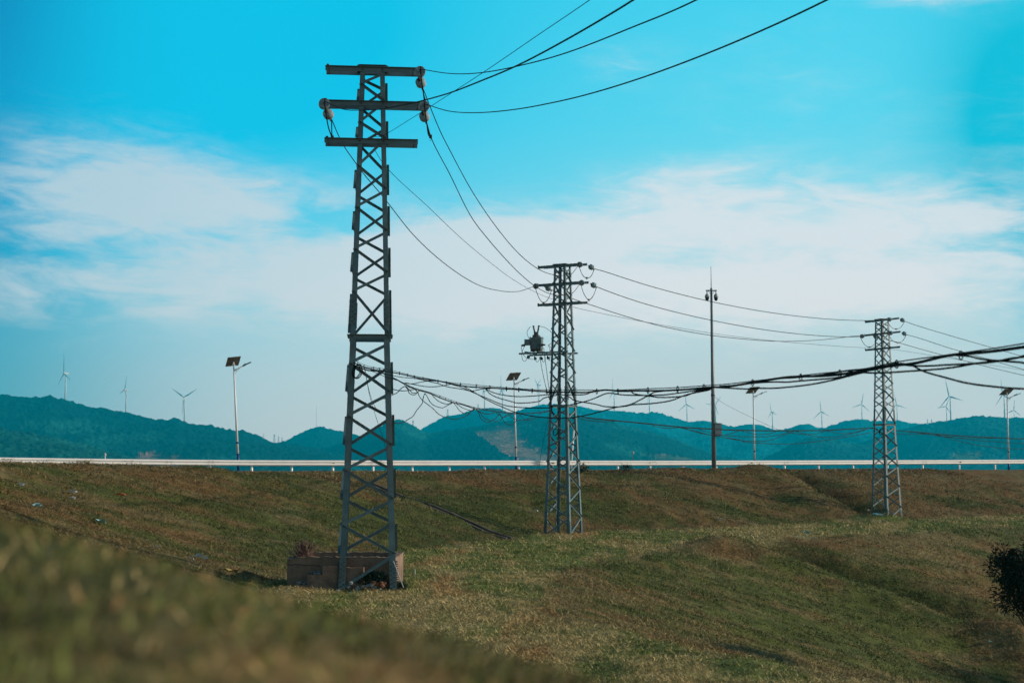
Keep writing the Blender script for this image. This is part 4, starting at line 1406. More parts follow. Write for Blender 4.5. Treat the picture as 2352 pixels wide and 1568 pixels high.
# ------------------------------------------------------------------ camera pole
def make_camera_pole():
    d = 86.0
    base = P(1640, 1075, d); base.z = 2.1
    top = P(1633.6, 661.5, d)
    v = top - base
    root = empty('camera_pole', base, 'tall grey pole with two dome cameras and a lightning rod, right of centre', 'camera pole')
    root.rotation_euler = (0, math.atan2(v.x, v.z), 0)
    H = v.length
    b = MB(); b.tube([(0, 0, 0), (0, 0, H)], 0.145, 16, 0.066)
    b.box((0, 0, 0.02), (0.5, 0.5, 0.04))
    b.build('pole', M['grey'], root, True)
    b = MB(); b.tube([(0, 0, H), (0, 0, H + 1.25)], 0.026, 8, 0.012)
    b.tube([(0, 0, H + 1.22), (0, 0, H + 1.36)], 0.022, 8, 0.004)
    b.build('lightning_rod', M['grey'], root)
    b = MB()
    b.bar((-0.33, -0.05, H - 0.16), (0.33, -0.05, H - 0.16), 0.06, 0.07)
    for s in (-1, 1):
        b.tube([(s * 0.02, -0.05, H - 0.42), (s * 0.2, -0.05, H - 0.18)], 0.014, 6)
        b.bar((s * 0.27, -0.05, H - 0.16), (s * 0.27, -0.05, H - 0.40), 0.05, 0.05)
    b.build('camera_arm', M['grey'], root)
    for s in (-1, 1):
        b = MB()
        b.lathe([(0.0, 0.05), (0.04, 0.10), (0.10, 0.13), (0.22, 0.135), (0.23, 0.12)], 16, Matrix.Translation((s * 0.27, -0.05, H - 0.36)) @ Matrix.Rotation(R(-90), 4, 'X'))
        cam = b.build('dome_camera', M['box'], root, True)
        b = MB()
        b.lathe([(0.0, 0.118), (0.08, 0.115), (0.15, 0.09), (0.19, 0.05), (0.205, 0.01)], 16, Matrix.Translation((s * 0.27, -0.05, H - 0.592)) @ Matrix.Rotation(R(-90), 4, 'X'))
        b.build('dome', M['dark'], cam, True)
    b = MB()
    z0 = 2.42
    b.box((0.27, -0.08, z0 + 0.37), (0.40, 0.26, 0.72))
    bx = b.build('control_box', M['box'], root)
    b = MB(); b.box((0.27, -0.085, z0 + 0.75), (0.46, 0.32, 0.035)); b.build('box_lid', M['grey'], bx)
    b = MB(); b.box((0.25, -0.216, z0 + 0.37), (0.33, 0.012, 0.62)); b.build('box_door', M['box'], bx)
    b = MB()
    b.tube([Vector(p) for p in catmull([(0.2, -0.08, z0 + 0.02), (0.2, -0.08, z0 - 0.12), (0.32, -0.08, z0 - 0.14), (0.34, -0.08, z0 + 0.0)], 5)], 0.016, 6)
    b.build('box_conduit', M['cable'], root)
    b = MB(); b.tube([(0, 0, 4.85), (0, 0, 4.91)], 0.128, 14); b.build('clamp_band', M['cable'], root)
    return d
make_camera_pole()
pa = P(1641, 911, 86.0)
pc = P(1795, 990, 84.0)
free_cable([(1665, 927.5), (1738, 964)], pl(pa), pl(pc), 0.008, 'single wire slanting right from the camera pole to the low bundle', pa, pc)

# leaning white post and far little pole behind the rail
b = MB(); b.tube([P(1311.5, 1076, 99), P(1318, 985, 99)], 0.07, 8, 0.055); 
tag(b.build('utility_pole', M['lamp_white'], None, True), 'leaning white pole beyond the guardrail, behind the middle tower', 'pole')
b = MB(); b.tube([P(241.5, 1062, 240), P(241.5, 1040, 240)], 0.09, 8)
b.bar(P(240, 1043, 240), P(244.5, 1043, 240), 0.14); b.bar(P(240.5, 1046, 240), P(243.5, 1046, 240), 0.12)
tag(b.build('utility_pole', M['lamp_white'], None, True), 'tiny pale utility pole beyond the guardrail at far left', 'pole')
b = MB()
for sx_ in (-1, 1):
    b.bar(P(1454 + 1.6 * sx_, 1078, 900), P(1454 + 0.5 * sx_, 1042, 900), 0.22)
for k in range(7):
    b.bar(P(1454 - 1.6 + 0.16 * k, 1078 - 5 * k, 900), P(1454 + 1.4 - 0.16 * k, 1073 - 5 * k, 900), 0.12)
b.bar(P(1451, 1045, 900), P(1457, 1045, 900), 0.2)
b.lathe([(0, 0.1), (0.2, 0.7), (0.4, 0.9)], 14, Matrix.Translation(P(1453.4, 1039.5, 900)))
tag(b.build('radio_mast', M['box']), 'small pale radio mast with dish at the hill foot, left of the camera pole', 'mast')

# ------------------------------------------------------------------ wind turbines
def blade_mesh():
    b = MB()
    prof = [(0.015, 0.030, 0.030), (0.06, 0.034, 0.030), (0.18, 0.072, 0.022), (0.4, 0.052, 0.014), (0.7, 0.032, 0.008), (0.93, 0.018, 0.005), (1.0, 0.005, 0.002)]
    vs, fs = [], []
    for r_, c, t in prof:
        vs += [(-c * 0.35, -t, r_), (c * 0.65, 0, r_), (-c * 0.35, t, r_), (-c * 0.55, 0, r_)]
    for i in range(len(prof) - 1):
        for k in range(4):
            fs.append((i * 4 + k, i * 4 + (k + 1) % 4, (i + 1) * 4 + (k + 1) % 4, (i + 1) * 4 + k))
    fs += [(3, 2, 1, 0), tuple(4 * (len(prof) - 1) + k for k in range(4))]
    b.add(vs, fs)
    return b.mesh('blade', M['turbine'])
BLM = blade_mesh()
def make_turbine():
    """hub height 1, rotor axis towards -y; rotor radius 0.7"""
    root = empty('wind_turbine', (0, 0, 0), '', 'wind turbine', 'wind turbines on the hills')
    b = MB(); b.tube([(0, 0, -0.12), (0, 0, 0.5), (0, 0, 0.985)], 0.030, 14, 0.017); b.build('tower', M['turbine'], root, True)
    b = MB(); b.prism((0, -0.045, 1.0), (0, 0.105, 1.0), Vector((1, 0, 0)), Vector((0, 0, 1)), -0.024, 0.024, -0.022, 0.026); b.build('nacelle', M['turbine'], root)
    b = MB(); b.lathe([(-0.105, 0.004), (-0.095, 0.020), (-0.07, 0.028), (-0.046, 0.028)], 12, Matrix.Translation((0, 0, 1.0))); b.build('hub', M['turbine'], root, True)
    for k in range(3):
        link('blade', BLM, root)
    return root
#  hub x,y  base y  dist  first blade angle  foreshortening  rotor length(px)  label
TURB = [
 (151.6, 857.1, 921, 4000, -5, .62, 46, 'leftmost wind turbine on the left hill, one blade pointing straight up'),
 (290.5, 895, 949.9, 4000, 18, .58, 34, 'second wind turbine from the left, nacelle seen from the side'),
 (424.6, 912.5, 969, 4000, -57, .92, 41, 'third wind turbine from the left, two blades raised in a V'),
 (1113, 897.5, 938, 6500, -20, .14, 30, 'edge-on wind turbine, left one of the pair left of the middle solar lamp'),
 (1154.3, 896, 942, 6500, -3, .28, 37, 'edge-on wind turbine, right one of the pair beside the middle solar lamp'),
 (1237.8, 884.4, 930, 6500, 187, .25, 32, 'wind turbine between the second solar lamp and the middle lattice tower'),
 (1322, 892, 934, 6500, 15, .6, 26, 'wind turbine mostly hidden behind the middle lattice tower'),
 (1410.5, 899.6, 943, 6500, -3, .28, 31, 'first wind turbine to the right of the middle lattice tower'),
 (1491.5, 905, 948, 6500, 187, .22, 28, 'second wind turbine to the right of the middle lattice tower'),
 (1577.6, 928.3, 966, 6500, -4, .72, 27.5, 'wind turbine with three spread blades left of the camera pole'),
 (1643.3, 930, 968, 6500, 38, .82, 25.5, 'wind turbine partly hidden behind the camera pole'),
 (1774, 946, 985.4, 6500, -14, .35, 25, 'first wind turbine right of the solar lamp beside the camera pole'),
 (1887.4, 945.1, 982, 6500, -5, .62, 27, 'wind turbine on the low saddle left of the farthest lattice tower'),
 (1979.3, 928.1, 963.2, 6500, 12, .85, 26, 'wind turbine on the rounded hill just left of the farthest lattice tower'),
 (2060, 929.6, 965, 6500, -10, .8, 26, 'pale wind turbine just right of the farthest lattice tower'),
 (2182.4, 910, 966, 5300, -13, .6, 40, 'larger wind turbine of the overlapping pair on the right hill'),
 (2173.6, 933.4, 968, 5900, 25, .75, 22, 'smaller wind turbine of the overlapping pair on the right hill'),
 (2306, 905.6, 957.3, 5300, -8, .2, 37.5, 'tall edge-on wind turbine behind the solar lamp at the right edge'),
 (2329, 941.6, 960, 6000, 8, .6, 25, 'small pale wind turbine at the right edge'),
]
WT = None
for hx, hy, by, d, th, c, rl, lab in TURB:
    if WT is None:
        WT = make_turbine(); o = WT
    else:
        o = copy_tree(WT)
    o['label'] = lab
    top = P(hx, hy, d)
    base = P(hx + 1.0, by, d)
    Hh = top.z - base.z
    o.location = (top.x, d, base.z)
    o.scale = (Hh,) * 3
    psi = math.acos(c)
    o.rotation_euler = (0, 0, -psi)
    L = rl * d / F / Hh
    for k, bl in enumerate([ch for ch in o.children if ch.name.startswith('blade')]):
        bl.location = (0, -0.075, 1.0)
        bl.rotation_euler = (0, R(th + 120 * k), 0)
        bl.scale = (L, L, L)

# far pylons and mast on the ridges
def make_pylon(label):
    b = MB()
    for sx in (-1, 1):
        for sy in (-1, 1):
            b.bar((sx * 0.10, sy * 0.10, 0), (sx * 0.018, sy * 0.018, 1.0), 0.018)
    zs = [0, 0.2, 0.38, 0.54, 0.68, 0.8, 0.9, 1.0]
    for z0, z1 in zip(zs[:-1], zs[1:]):
        w0, w1 = 0.10 - 0.082 * z0, 0.10 - 0.082 * z1
        for s in (-1, 1):
            b.bar((-w0 * s, -w0, z0), (w1 * s, -w1, z1), 0.010)
            b.bar((-w0, -w0 * s, z0), (-w1, w1 * s, z1), 0.010)
    for z, w in ((0.72, 0.17), (0.84, 0.14), (0.95, 0.11)):
        b.bar((-w, 0, z), (w, 0, z), 0.018)
    o = b.build('transmission_pylon', M['pylon'])
    return tag(o, label, 'pylon', 'distant transmission pylons')
PY = None
for X, Yt, Yb, d, lab in ((605, 994.5, 1006, 5200, 'first tiny distant pylon from left in the valley notch'), (630, 997, 1016, 5200, 'tallest tiny distant pylon in the valley notch'), (639.5, 1001, 1017, 5200, 'third tiny distant pylon from left in the valley notch'), (647.5, 1004, 1017, 5200, 'fourth and shortest distant pylon in the valley notch'),
                          (948.5, 964.5, 982, 5600, 'distant pylon on the dark hill right of the nearest tower'), (1028.3, 939, 957, 6500, 'distant pylon on the ridge between nearest and middle towers'), (1098, 928, 942, 6500, 'tiny distant pylon just left of the edge-on turbines'),
                          (2130.6, 962, 976, 6500, 'left one of two distant pylons right of the farthest tower'), (2140, 962.6, 976, 6500, 'right one of two distant pylons right of the farthest tower')):
    if PY is None:
        PY = make_pylon(lab); o = PY
    else:
        o = PY.copy(); COL.objects.link(o); o['label'] = lab
    p0, p1 = P(X, Yb, d), P(X, Yt, d)
    o.location = p0
    o.scale = (p1.z - p0.z,) * 3
    o.rotation_euler = (0, 0, R(20))
b = MB(); b.tube([P(726.6, 982, 5600), P(726.6, 929, 5600)], 0.55, 6, 0.3)
for k in range(5):
    b.box(P(726.6, 935 + k * 9, 5600), (1.8, 1.8, 0.5))
tag(b.build('radio_mast', M['pylon']), 'thin radio mast on the rounded hill left of the nearest tower', 'mast')

# ------------------------------------------------------------------ concrete box at the nearest tower
def ZB(x, y): return (631.6 + x * 0.1831, 1091 + y * 0.1831)
def make_block():
    dfr = B1.y - 0.20                                   # front wall plane
    pA = P(*ZB(146, 1440), dfr); pB = P(*ZB(1512, 1335), dfr + 0.05)
    x0, x1 = pA.x, pB.x
    ztop = P(*ZB(700, 1018), dfr).z
    root = empty('concrete_box', (x0, dfr, -0.05), 'weathered open concrete box with broken steps around the foot of the nearest tower', 'concrete box')
    W, Hh, Dp, t = x1 - x0, ztop + 0.05, 1.95, 0.17
    def jag_wall(b, p, q, thick_dir, th, h, n=26, rough=0.012, dip=None):
        """upright wall with an uneven chipped top edge"""
        p, q, td = Vector(p), Vector(q), Vector(thick_dir)
        vs, fs = [], []
        for i in range(n + 1):
            f = i / n
            c = p.lerp(q, f)
            hh = h + random.uniform(-rough, rough * 0.4)
            if dip: hh += dip(f)
            for k, (zz) in enumerate((0.0, hh)):
                for e in (0, 1):
                    off = random.uniform(-0.001, 0.001)
                    vs.append(c + td * (th * e + off) + Vector((0, 0, zz - random.uniform(0, rough) * (k == 1))))
        for i in range(n):
            a, c = i * 4, (i + 1) * 4
            fs += [(a, c, c + 2, a + 2), (a + 1, a + 3, c + 3, c + 1), (a + 2, c + 2, c + 3, a + 3), (a, a + 1, c + 1, c)]
        fs += [(0, 2, 3, 1), (n * 4, n * 4 + 1, n * 4 + 3, n * 4 + 2)]
        b.add(vs, fs)
    rough_end = lambda f: -0.055 * max(0, 1 - f / 0.10) - 0.02 * max(0, (f - 0.9) / 0.1)
    b = MB(); jag_wall(b, (0, 0, 0), (W, 0, 0), (0, 1, 0), t, Hh, 34, 0.014, rough_end); b.build('front_wall', M['concrete'], root)
    b = MB(); jag_wall(b, (0.0, Dp, 0), (W, Dp, 0), (0, -1, 0), t, Hh - 0.005, 30, 0.012); b.build('back_wall', M['concrete'], root)
    b = MB(); jag_wall(b, (0.003, t, 0), (0.003, Dp - t, 0), (1, 0, 0), t, Hh - 0.01, 16, 0.014); b.build('side_wall', M['concrete'], root)
    b = MB(); jag_wall(b, (W + 0.003, t, 0), (W + 0.003, Dp - t, 0), (-1, 0, 0), t, Hh - 0.01, 16, 0.014); b.build('side_wall', M['concrete'], root)
    # stepped pad in front
    def sx(zx, zy=1300): return P(*ZB(zx, zy), dfr - 0.15).x - x0
    def sz(zy): return P(*ZB(500, zy), dfr - 0.3).z + 0.05
    xs = [sx(270), sx(415), sx(602), sx(805), sx(1112)]
    zs = [sz(1368), sz(1240), sz(1145), sz(1158)]
    for (xa, xb, zt, dep) in ((xs[0], xs[1] + 0.001, zs[0], 0.27), (xs[1], xs[2], zs[1], 0.268), (xs[2], xs[3], zs[2], 0.266), (xs[3], xs[4], zs[3], 0.264)):
        b = MB(); jag_wall(b, (xa + 0.002, -0.002, 0), (xb, -0.002, 0), (0, -1, 0), dep - 0.002, zt, 12, 0.010); b.build('step', M['concrete'], root)
    # broken rubble lying on the two lower steps
    for (xa, xb, zt) in ((xs[0], xs[1], zs[0]), (xs[1], xs[2], zs[1])):
        b = MB()
        for _ in range(26):
            r_ = random.uniform(0.012, 0.034)
            b.ico((random.uniform(xa + 0.02, xb - 0.02), -random.uniform(0.03, 0.2), zt + r_ * 0.3 + random.uniform(0, 0.03) * (random.random() < 0.5)), r_, 0.4)
        o = b.build('broken_crust', M['rubble'], root)
    # crumbled left top corner
    b = MB()
    for _ in range(60):
        r_ = random.uniform(0.012, 0.03)
        b.ico((abs(random.gauss(0, 0.13)) + 0.02, random.uniform(0.02, t), Hh - 0.05 - random.uniform(0, 0.02)), r_, 0.4)
    b.build('crumbled_corner', M['rubble'], root)
    # cracks and streaks
    b = MB()
    pts = [(0.01, -0.006, Hh - 0.155), (0.12, -0.006, Hh - 0.16), (0.13, -0.006, Hh - 0.145), (0.24, -0.006, Hh - 0.15), (0.36, -0.006, Hh - 0.165), (0.52, -0.006, Hh - 0.162), (0.62, -0.006, Hh - 0.175), (0.64, -0.006, Hh - 0.20)]
    b.tube(pts, 0.006, 4)
    b.build('crack', M['bolt'], root)
    return root, x0, x1, ztop, dfr
BLOCK, BX0, BX1, BZT, BDF = make_block()

# rubble, weeds between the front legs
GR = 'rubble heaped between the legs of the nearest tower'
spots = [(950, 1350, .055), (975, 1340, .04), (1035, 1425, .075), (1165, 1385, .06), (1215, 1370, .065), (1250, 1395, .06), (1175, 1425, .05), (1320, 1425, .045), (1275, 1330, .07), (1360, 1340, .08), (1330, 1290, .055), (925, 1395, .06), (1100, 1400, .05), (945, 1470, .04), (785, 1445, .04), (590, 1468, .03), (1345, 1385, .06), (1240, 1300, .06)]
for k, (zx, zy, r_) in enumerate(spots):
    p = PG(*ZB(zx, min(zy + 40, 1480)), 0.0)
    d = BDF - 0.28 - 0.12 * random.random() if zy < 1430 else BDF - 0.62
    p = P(*ZB(zx, zy), d)
    b = MB()
    b.ico((0, 0, 0), r_ * 0.9, 0.32, 0.8)
    reddish = k in (8, 9, 10, 17, 16)
    o = b.build('rubble_stone', M['brick' if reddish else 'rubble'])
    o.location = (p.x, p.y, max(gz(p.x, p.y) + r_ * 0.3, p.z) if not reddish else max(p.z - 0.02, 0.06))
    if o.location.z > 0.1: o.location.z = 0.04 + 0.5 * (o.location.z - 0.04)
    tag(o, 'broken brown brick lump in the rubble between the nearest tower\'s front legs' if reddish else 'pale broken concrete lump lying at the foot of the nearest tower', 'rubble', GR + (', brick' if reddish else ', concrete'))

def leaf_clump(b, c, r, n, size, up=0.4, thin=0.45):
    for _ in range(n):
        q = Vector((random.gauss(0, 1), random.gauss(0, 1), random.gauss(0, 0.8)))
        q = q.normalized() * (r * random.random() ** 0.4)
        p = Vector(c) + q
        d = (q.normalized() + Vector((random.gauss(0, .6), random.gauss(0, .6), random.gauss(up, .5)))).normalized()
        s = d.orthogonal().normalized()
        s = (Matrix.Rotation(random.uniform(0, 6.28), 3, d) @ s) * size * thin * random.uniform(0.6, 1.2)
        L = size * random.uniform(0.7, 1.5)
        b.add([p, p + d * L * 0.5 + s * 0.5, p + d * L, p + d * L * 0.5 - s * 0.5], [(0, 1, 2, 3)])

b = MB()
for zx, zy, n in ((1180, 1270, 220), (1240, 1260, 200), (1110, 1310, 160), (1330, 1280, 160), (1060, 1330, 90), (1290, 1310, 120)):
    p = P(*ZB(zx, zy), BDF - 0.22)
    leaf_clump(b, p, 0.085, n, 0.06)
o = b.build('weed', M['weed'])
tag(o, 'dark green leafy weeds growing on the rubble between the nearest tower\'s legs', 'weed')
b = MB()
for k in range(22):
    p = P(*ZB(1515 + random.uniform(0, 100), 1330), BDF - 0.05); p.z = gz(p.x, p.y)
    leaf_clump(b, p + Vector((0, 0, 0.05)), 0.06, 40, 0.09, 1.2, 0.12)
tag(b.build('grass_tuft', M['weed']), 'taller green grass tuft at the sunlit right corner of the concrete box', 'grass tuft')

def twigs(base, n, hgt, spread, label, lean=(-0.5, 0), r_=0.004, name='dry_bush'):
    b = MB()
    for _ in range(n):
        p = Vector(base) + Vector((random.gauss(0, 0.05), random.gauss(0, 0.05), 0))
        d = Vector((random.gauss(lean[0], spread), random.gauss(lean[1], spread), 1)).normalized()
        pts = [p]
        for k in range(5):
            d = (d + Vector((random.gauss(0, .18), random.gauss(0, .18), random.gauss(0.02, .1)))).normalized()
            pts.append(pts[-1] + d * hgt / 5 * random.uniform(0.6, 1.2))
            if k > 1 and random.random() < 0.7:
                e = (d + Vector((random.gauss(0, .6), random.gauss(0, .6), random.gauss(0, .3)))).normalized()
                b.tube([pts[-1], pts[-1] + e * hgt * 0.2], r_ * 0.5, 3)
        b.tube(pts, r_, 4, r_ * 0.4)
    return tag(b.build(name, M['twig']), label, 'dry bush')
pb = P(*ZB(380, 1015), BDF + 0.25)
twigs((pb.x + 0.05, pb.y, 0.42), 95, 0.46, 0.30, 'dry purplish brown bush sticking up behind the left end of the concrete box', (-0.45, 0.0), 0.0075)
# slanting stay bar on the right front leg
b = MB(); b.bar(tw(0, (0.47, -0.62, 0.50)), tw(0, (0.66, -0.70, 0.02)), 0.02, 0.012)
tag(b.build('ground_strap', M['frame']), 'thin pale metal strap slanting from the nearest tower\'s right front leg into the grass', 'strap')
b = MB(); pw = ground_hit(1660 / 1.7415, 2296 / 1.7415); b.tube([pw, pw + Vector((0.0, 0, 0.11))], 0.009, 6)
tag(b.build('marker_peg', M['paper']), 'small white peg in the grass right of the concrete box', 'peg')

# ------------------------------------------------------------------ drains on the slopes
KW = 0.032
def make_drain(pts, wid, label, lip=0.09, zoff=0.06):
    P2 = catmull([Vector((p[0], p[1], 0)) for p in pts], 30 if len(pts) == 2 else 12)
    zs_ = np.array([gz(p[0], p[1]) for p in P2])
    zs_ = np.convolve(np.pad(zs_, 4, 'edge'), np.ones(9) / 9, 'valid')
    root = empty('drainage_channel', (0, 0, 0), label, 'drain', 'concrete drains on the slopes')
    rows = {-1: [], 1: [], 0: []}
    for i, p in enumerate(P2):
        d = Vector(P2[min(i + 1, len(P2) - 1)]) - Vector(P2[max(i - 1, 0)])
        d.normalize()
        n_ = Vector((-d.y, d.x, 0))
        z = float(zs_[i])
        for s in (-1, 1):
            q = Vector((p[0], p[1], 0)) + n_ * s * wid / 2
            rows[s].append((q, n_, z + zoff + 0.06))
        rows[0].append((Vector((p[0], p[1], 0)), n_, z))
    for s in (-1, 1):
        b = MB(); vs, fs = [], []
        for q, n_, z in rows[s]:
            zt = z + lip + random.uniform(-0.004, 0.004)
            vs += [q - n_ * KW + Vector((0, 0, z - 0.25)), q + n_ * KW + Vector((0, 0, z - 0.25)), q + n_ * KW + Vector((0, 0, zt)), q - n_ * KW + Vector((0, 0, zt))]
        for i in range(len(rows[s]) - 1):
            for k in range(4):
                fs.append((i * 4 + k, (i + 1) * 4 + k, (i + 1) * 4 + (k + 1) % 4, i * 4 + (k + 1) % 4))
        fs += [(3, 2, 1, 0), tuple(4 * (len(rows[s]) - 1) + k for k in range(4))]
        b.add(vs, fs)
        b.build('side_kerb', M['drain'], root)
    b = MB(); vs, fs = [], []
    for q, n_, z in rows[0]:
        w_ = wid / 2 - 0.045
        vs += [q - n_ * w_ + Vector((0, 0, z - 0.2)), q + n_ * w_ + Vector((0, 0, z - 0.2)), q + n_ * w_ + Vector((0, 0, z + 0.012)), q - n_ * w_ + Vector((0, 0, z + 0.012))]
    for i in range(len(rows[0]) - 1):
        for k in range(4):
            fs.append((i * 4 + k, (i + 1) * 4 + k, (i + 1) * 4 + (k + 1) % 4, i * 4 + (k + 1) % 4))
    b.add(vs, fs)
    b.build('channel_floor', M['drain'], root)
make_drain(CH1, 0.30, 'dark narrow concrete drain slanting down the slope behind the nearest tower', 0.07, 0.05)
make_drain(CH2, 0.30, 'dark drain running down the slope to the farthest tower', 0.0, -0.02)
make_drain(CH3, 0.30, 'half buried drain running down the lower slope toward the dark tree', 0.0, -0.03)

# ------------------------------------------------------------------ trees and shrubs
def make_tree(base, hgt, rad, label, nclump=46, seed=1, leaf=0.10, name='tree', nleaf=210, mid=0.62, half=0.36):
    random.seed(seed)
    root = empty(name, base, label, 'tree')
    b = MB()
    b.tube([Vector(p) for p in catmull([(0, 0, -0.3), (0.03, 0, hgt * 0.25), (-0.04, 0.03, hgt * 0.5), (0.02, 0.02, hgt * 0.78)], 5)], 0.085, 8, 0.03)
    cl = []
    for _ in range(nclump):
        th, rr, zz = random.uniform(0, 6.283), rad * random.random() ** 0.55, random.uniform(-1, 1)
        k = math.sqrt(max(0.05, 1 - zz * zz))
        c = Vector((rr * k * math.cos(th), rr * k * math.sin(th), hgt * mid + zz * hgt * half))
        cl.append(c)
    for c in cl[::2]:
        s = Vector((0, 0, min(c.z * 0.55, hgt * 0.6)))
        b.tube([s, s.lerp(c, 0.5) + Vector((0, 0, 0.06)), c], 0.022, 5, 0.006)
    b.build('trunk', M['bark'], root, True)
    b = MB()
    for c in cl:
        leaf_clump(b, c, rad * random.uniform(0.16, 0.30), nleaf, leaf, -0.15, 0.38)
    b.build('crown', M['leaf'], root)
    return root
tb = P(2398, 1352, 27.0); tb.z = gz(tb.x, tb.y)
_h = P(2398, 1246, 27.0).z - tb.z
_m = (P(2398, 1330, 27.0).z - tb.z) / _h
make_tree(tb, _h, 1.02, 'dark green leafy tree cut off by the right edge', 90, 5, 0.080, nleaf=170, mid=_m, half=(1 - _m) * 0.9)
for k, (x, y, hgt, rad) in enumerate(((18.5, 29.0, 6.5, 2.6), (25.0, 36.5, 7.0, 3.2), (20.0, 22.5, 6.0, 2.8))):
    make_tree(Vector((x, y, gz(x, y))), hgt, rad, ['bushy tree in the hollow out of frame right, nearest the dark tree', 'tallest bushy tree in the hollow out of frame right', 'lowest bushy tree in the hollow out of frame right'][k], 60, 20 + k, 0.22, nleaf=100)
random.seed(99)
def shrub(X, Y, r_, label, n=320):
    p = ground_hit(X, Y)
    b = MB()
    for _ in range(5):
        leaf_clump(b, p + Vector((random.gauss(0, r_ * 0.6), random.gauss(0, r_ * 0.4), r_ * 0.5)), r_ * 0.7, n // 5, r_ * 0.5, 0.5, 0.3)
    tag(b.build('shrub', M['weed']), label, 'shrub', 'low shrubs on the embankment')
shrub(1342, 1086, 0.30, 'dark low shrub on the crest just right of the middle tower')
shrub(1437, 1080, 0.20, 'small dark shrub on the crest between middle tower and camera pole')
shrub(2024, 1183, 0.25, 'dark weeds between the legs of the farthest tower', 250)
shrub(1276, 1226, 0.12, 'small weed among the legs of the middle tower', 120)

# ------------------------------------------------------------------ litter
def litter(X, Y, size, m, label, flat=True):
    p = ground_hit(X, Y)
    b = MB()
    n = 5
    vs, fs = [], []
    for i in range(n):
        for j in range(4):
            vs.append(((i / (n - 1) - .5) * size[0] + random.gauss(0, .06) * size[0], (j / 3 - .5) * size[1], random.uniform(0, 1) * size[2] + 0.02))
    o0 = len(vs)
    vs += [(x, y, z - 0.006) for x, y, z in vs]
    for i in range(n - 1):
        for j in range(3):
            a = i * 4 + j
            fs.append((a, a + 4, a + 5, a + 1)); fs.append((o0 + a, o0 + a + 1, o0 + a + 5, o0 + a + 4))
    b.add(vs, fs)
    o = b.build('litter', M[m])
    o.location = p + Vector((0, 0, 0.04))
    o.rotation_euler = (R(-14), R(10), random.uniform(-.5, .5))
    tag(o, label, 'litter', 'litter scattered over the slope')
litter(231, 1205, (0.24, 0.2, 0.05), 'cyan_paper', 'largest pale cyan paper sheet lying on the left slope')
litter(524, 1320, (0.40, 0.16, 0.07), 'yellow', 'flat yellowish card left of the concrete box')
litter(460, 1290, (0.28, 0.12, 0.10), 'paper', 'crumpled black and white scrap left of the concrete box')
litter(438, 1292, (0.10, 0.08, 0.05), 'paper', 'small white scrap beside the crumpled one, left of the box')
litter(85, 1170, (0.18, 0.10, 0.08), 'cyan_paper', 'bright cyan scrap near the left edge of the slope')
litter(167, 1138, (0.16, 0.10, 0.10), 'paper', 'white crumpled wrapper high on the left slope')
litter(166, 1152, (0.12, 0.08, 0.06), 'paper', 'smaller white scrap just below the high crumpled wrapper')
litter(274, 1142, (0.3, 0.08, 0.05), 'orange', 'orange and white torn strip on the left slope')
litter(48, 1122, (0.14, 0.08, 0.08), 'paper', 'white scrap nearest the top left corner of the slope')
litter(361, 1264, (0.20, 0.04, 0.03), 'paper', 'thin pale stick-like scrap in the middle of the left slope')
litter(581, 1364, (0.16, 0.07, 0.05), 'cyan_paper', 'pale scrap just above the blurred foreground, left of the box')
litter(1000, 1262, (0.10, 0.06, 0.05), 'orange', 'tiny orange scrap on the flat grass right of the concrete box')
litter(1231, 1178, (0.14, 0.10, 0.10), 'paper', 'pale lump on the drain left of the middle tower')
litter(1852, 1230, (0.22, 0.15, 0.14), 'cyan_paper', 'pale blue scrap below the berm edge left of the farthest tower')
litter(1654, 1196, (0.16, 0.10, 0.08), 'cyan_paper', 'left one of two small scraps at the foot of the right slope')
litter(2016, 1187, (0.5, 0.2, 0.16), 'cyan_paper', 'pale blue bag at the foot of the farthest tower')
litter(2272, 1478, (0.14, 0.06, 0.03), 'cyan_paper', 'small cyan scrap in the hollow at lower right')
litter(1994, 1176, (0.14, 0.10, 0.10), 'paper', 'white scrap on the slope just left of the farthest tower')

# ------------------------------------------------------------------ haze
def make_haze():
    b = MB()
    b.box((0, 4300, 270), (15600, 9400, 560))
    m = bpy.data.materials.new('haze_air')
    m.use_nodes = True
    n, l = m.node_tree.nodes, m.node_tree.links
    n.remove(n['Principled BSDF'])
    v = n.new('ShaderNodeVolumePrincipled')
    v.inputs['Color'].default_value = HAZE_COL + (1,)
    v.inputs['Density'].default_value = HAZE_DEN
    v.inputs['Anisotropy'].default_value = 0.0
    l.new(v.outputs['Volume'], n['Material Output'].inputs['Volume'])
    o = b.build('haze', m)
    o['kind'] = 'stuff'
    tag(o, 'pale blue haze filling the air over the valley', 'haze')
HAZE_COL, HAZE_DEN = (0.0, 0.70, 1.0), 1.4e-4
make_haze()

# ------------------------------------------------------------------ light and sky
SUN_V = Vector((0.99, 0.05, 0)).normalized()
SUN_EL = R(17.5)
SUN_AZ = math.atan2(SUN_V.x, SUN_V.y)
sd = bpy.data.lights.new('sun', 'SUN')
sd.energy = 5.0
sd.angle = R(1.0)
sd.color = (1.0, 0.85, 0.68)
so = bpy.data.objects.new('sun', sd)
COL.objects.link(so)
dirv = Vector((SUN_V.x * math.cos(SUN_EL), SUN_V.y * math.cos(SUN_EL), math.sin(SUN_EL)))
so.rotation_mode = 'QUATERNION'
so.rotation_quaternion = dirv.to_track_quat('Z', 'Y')

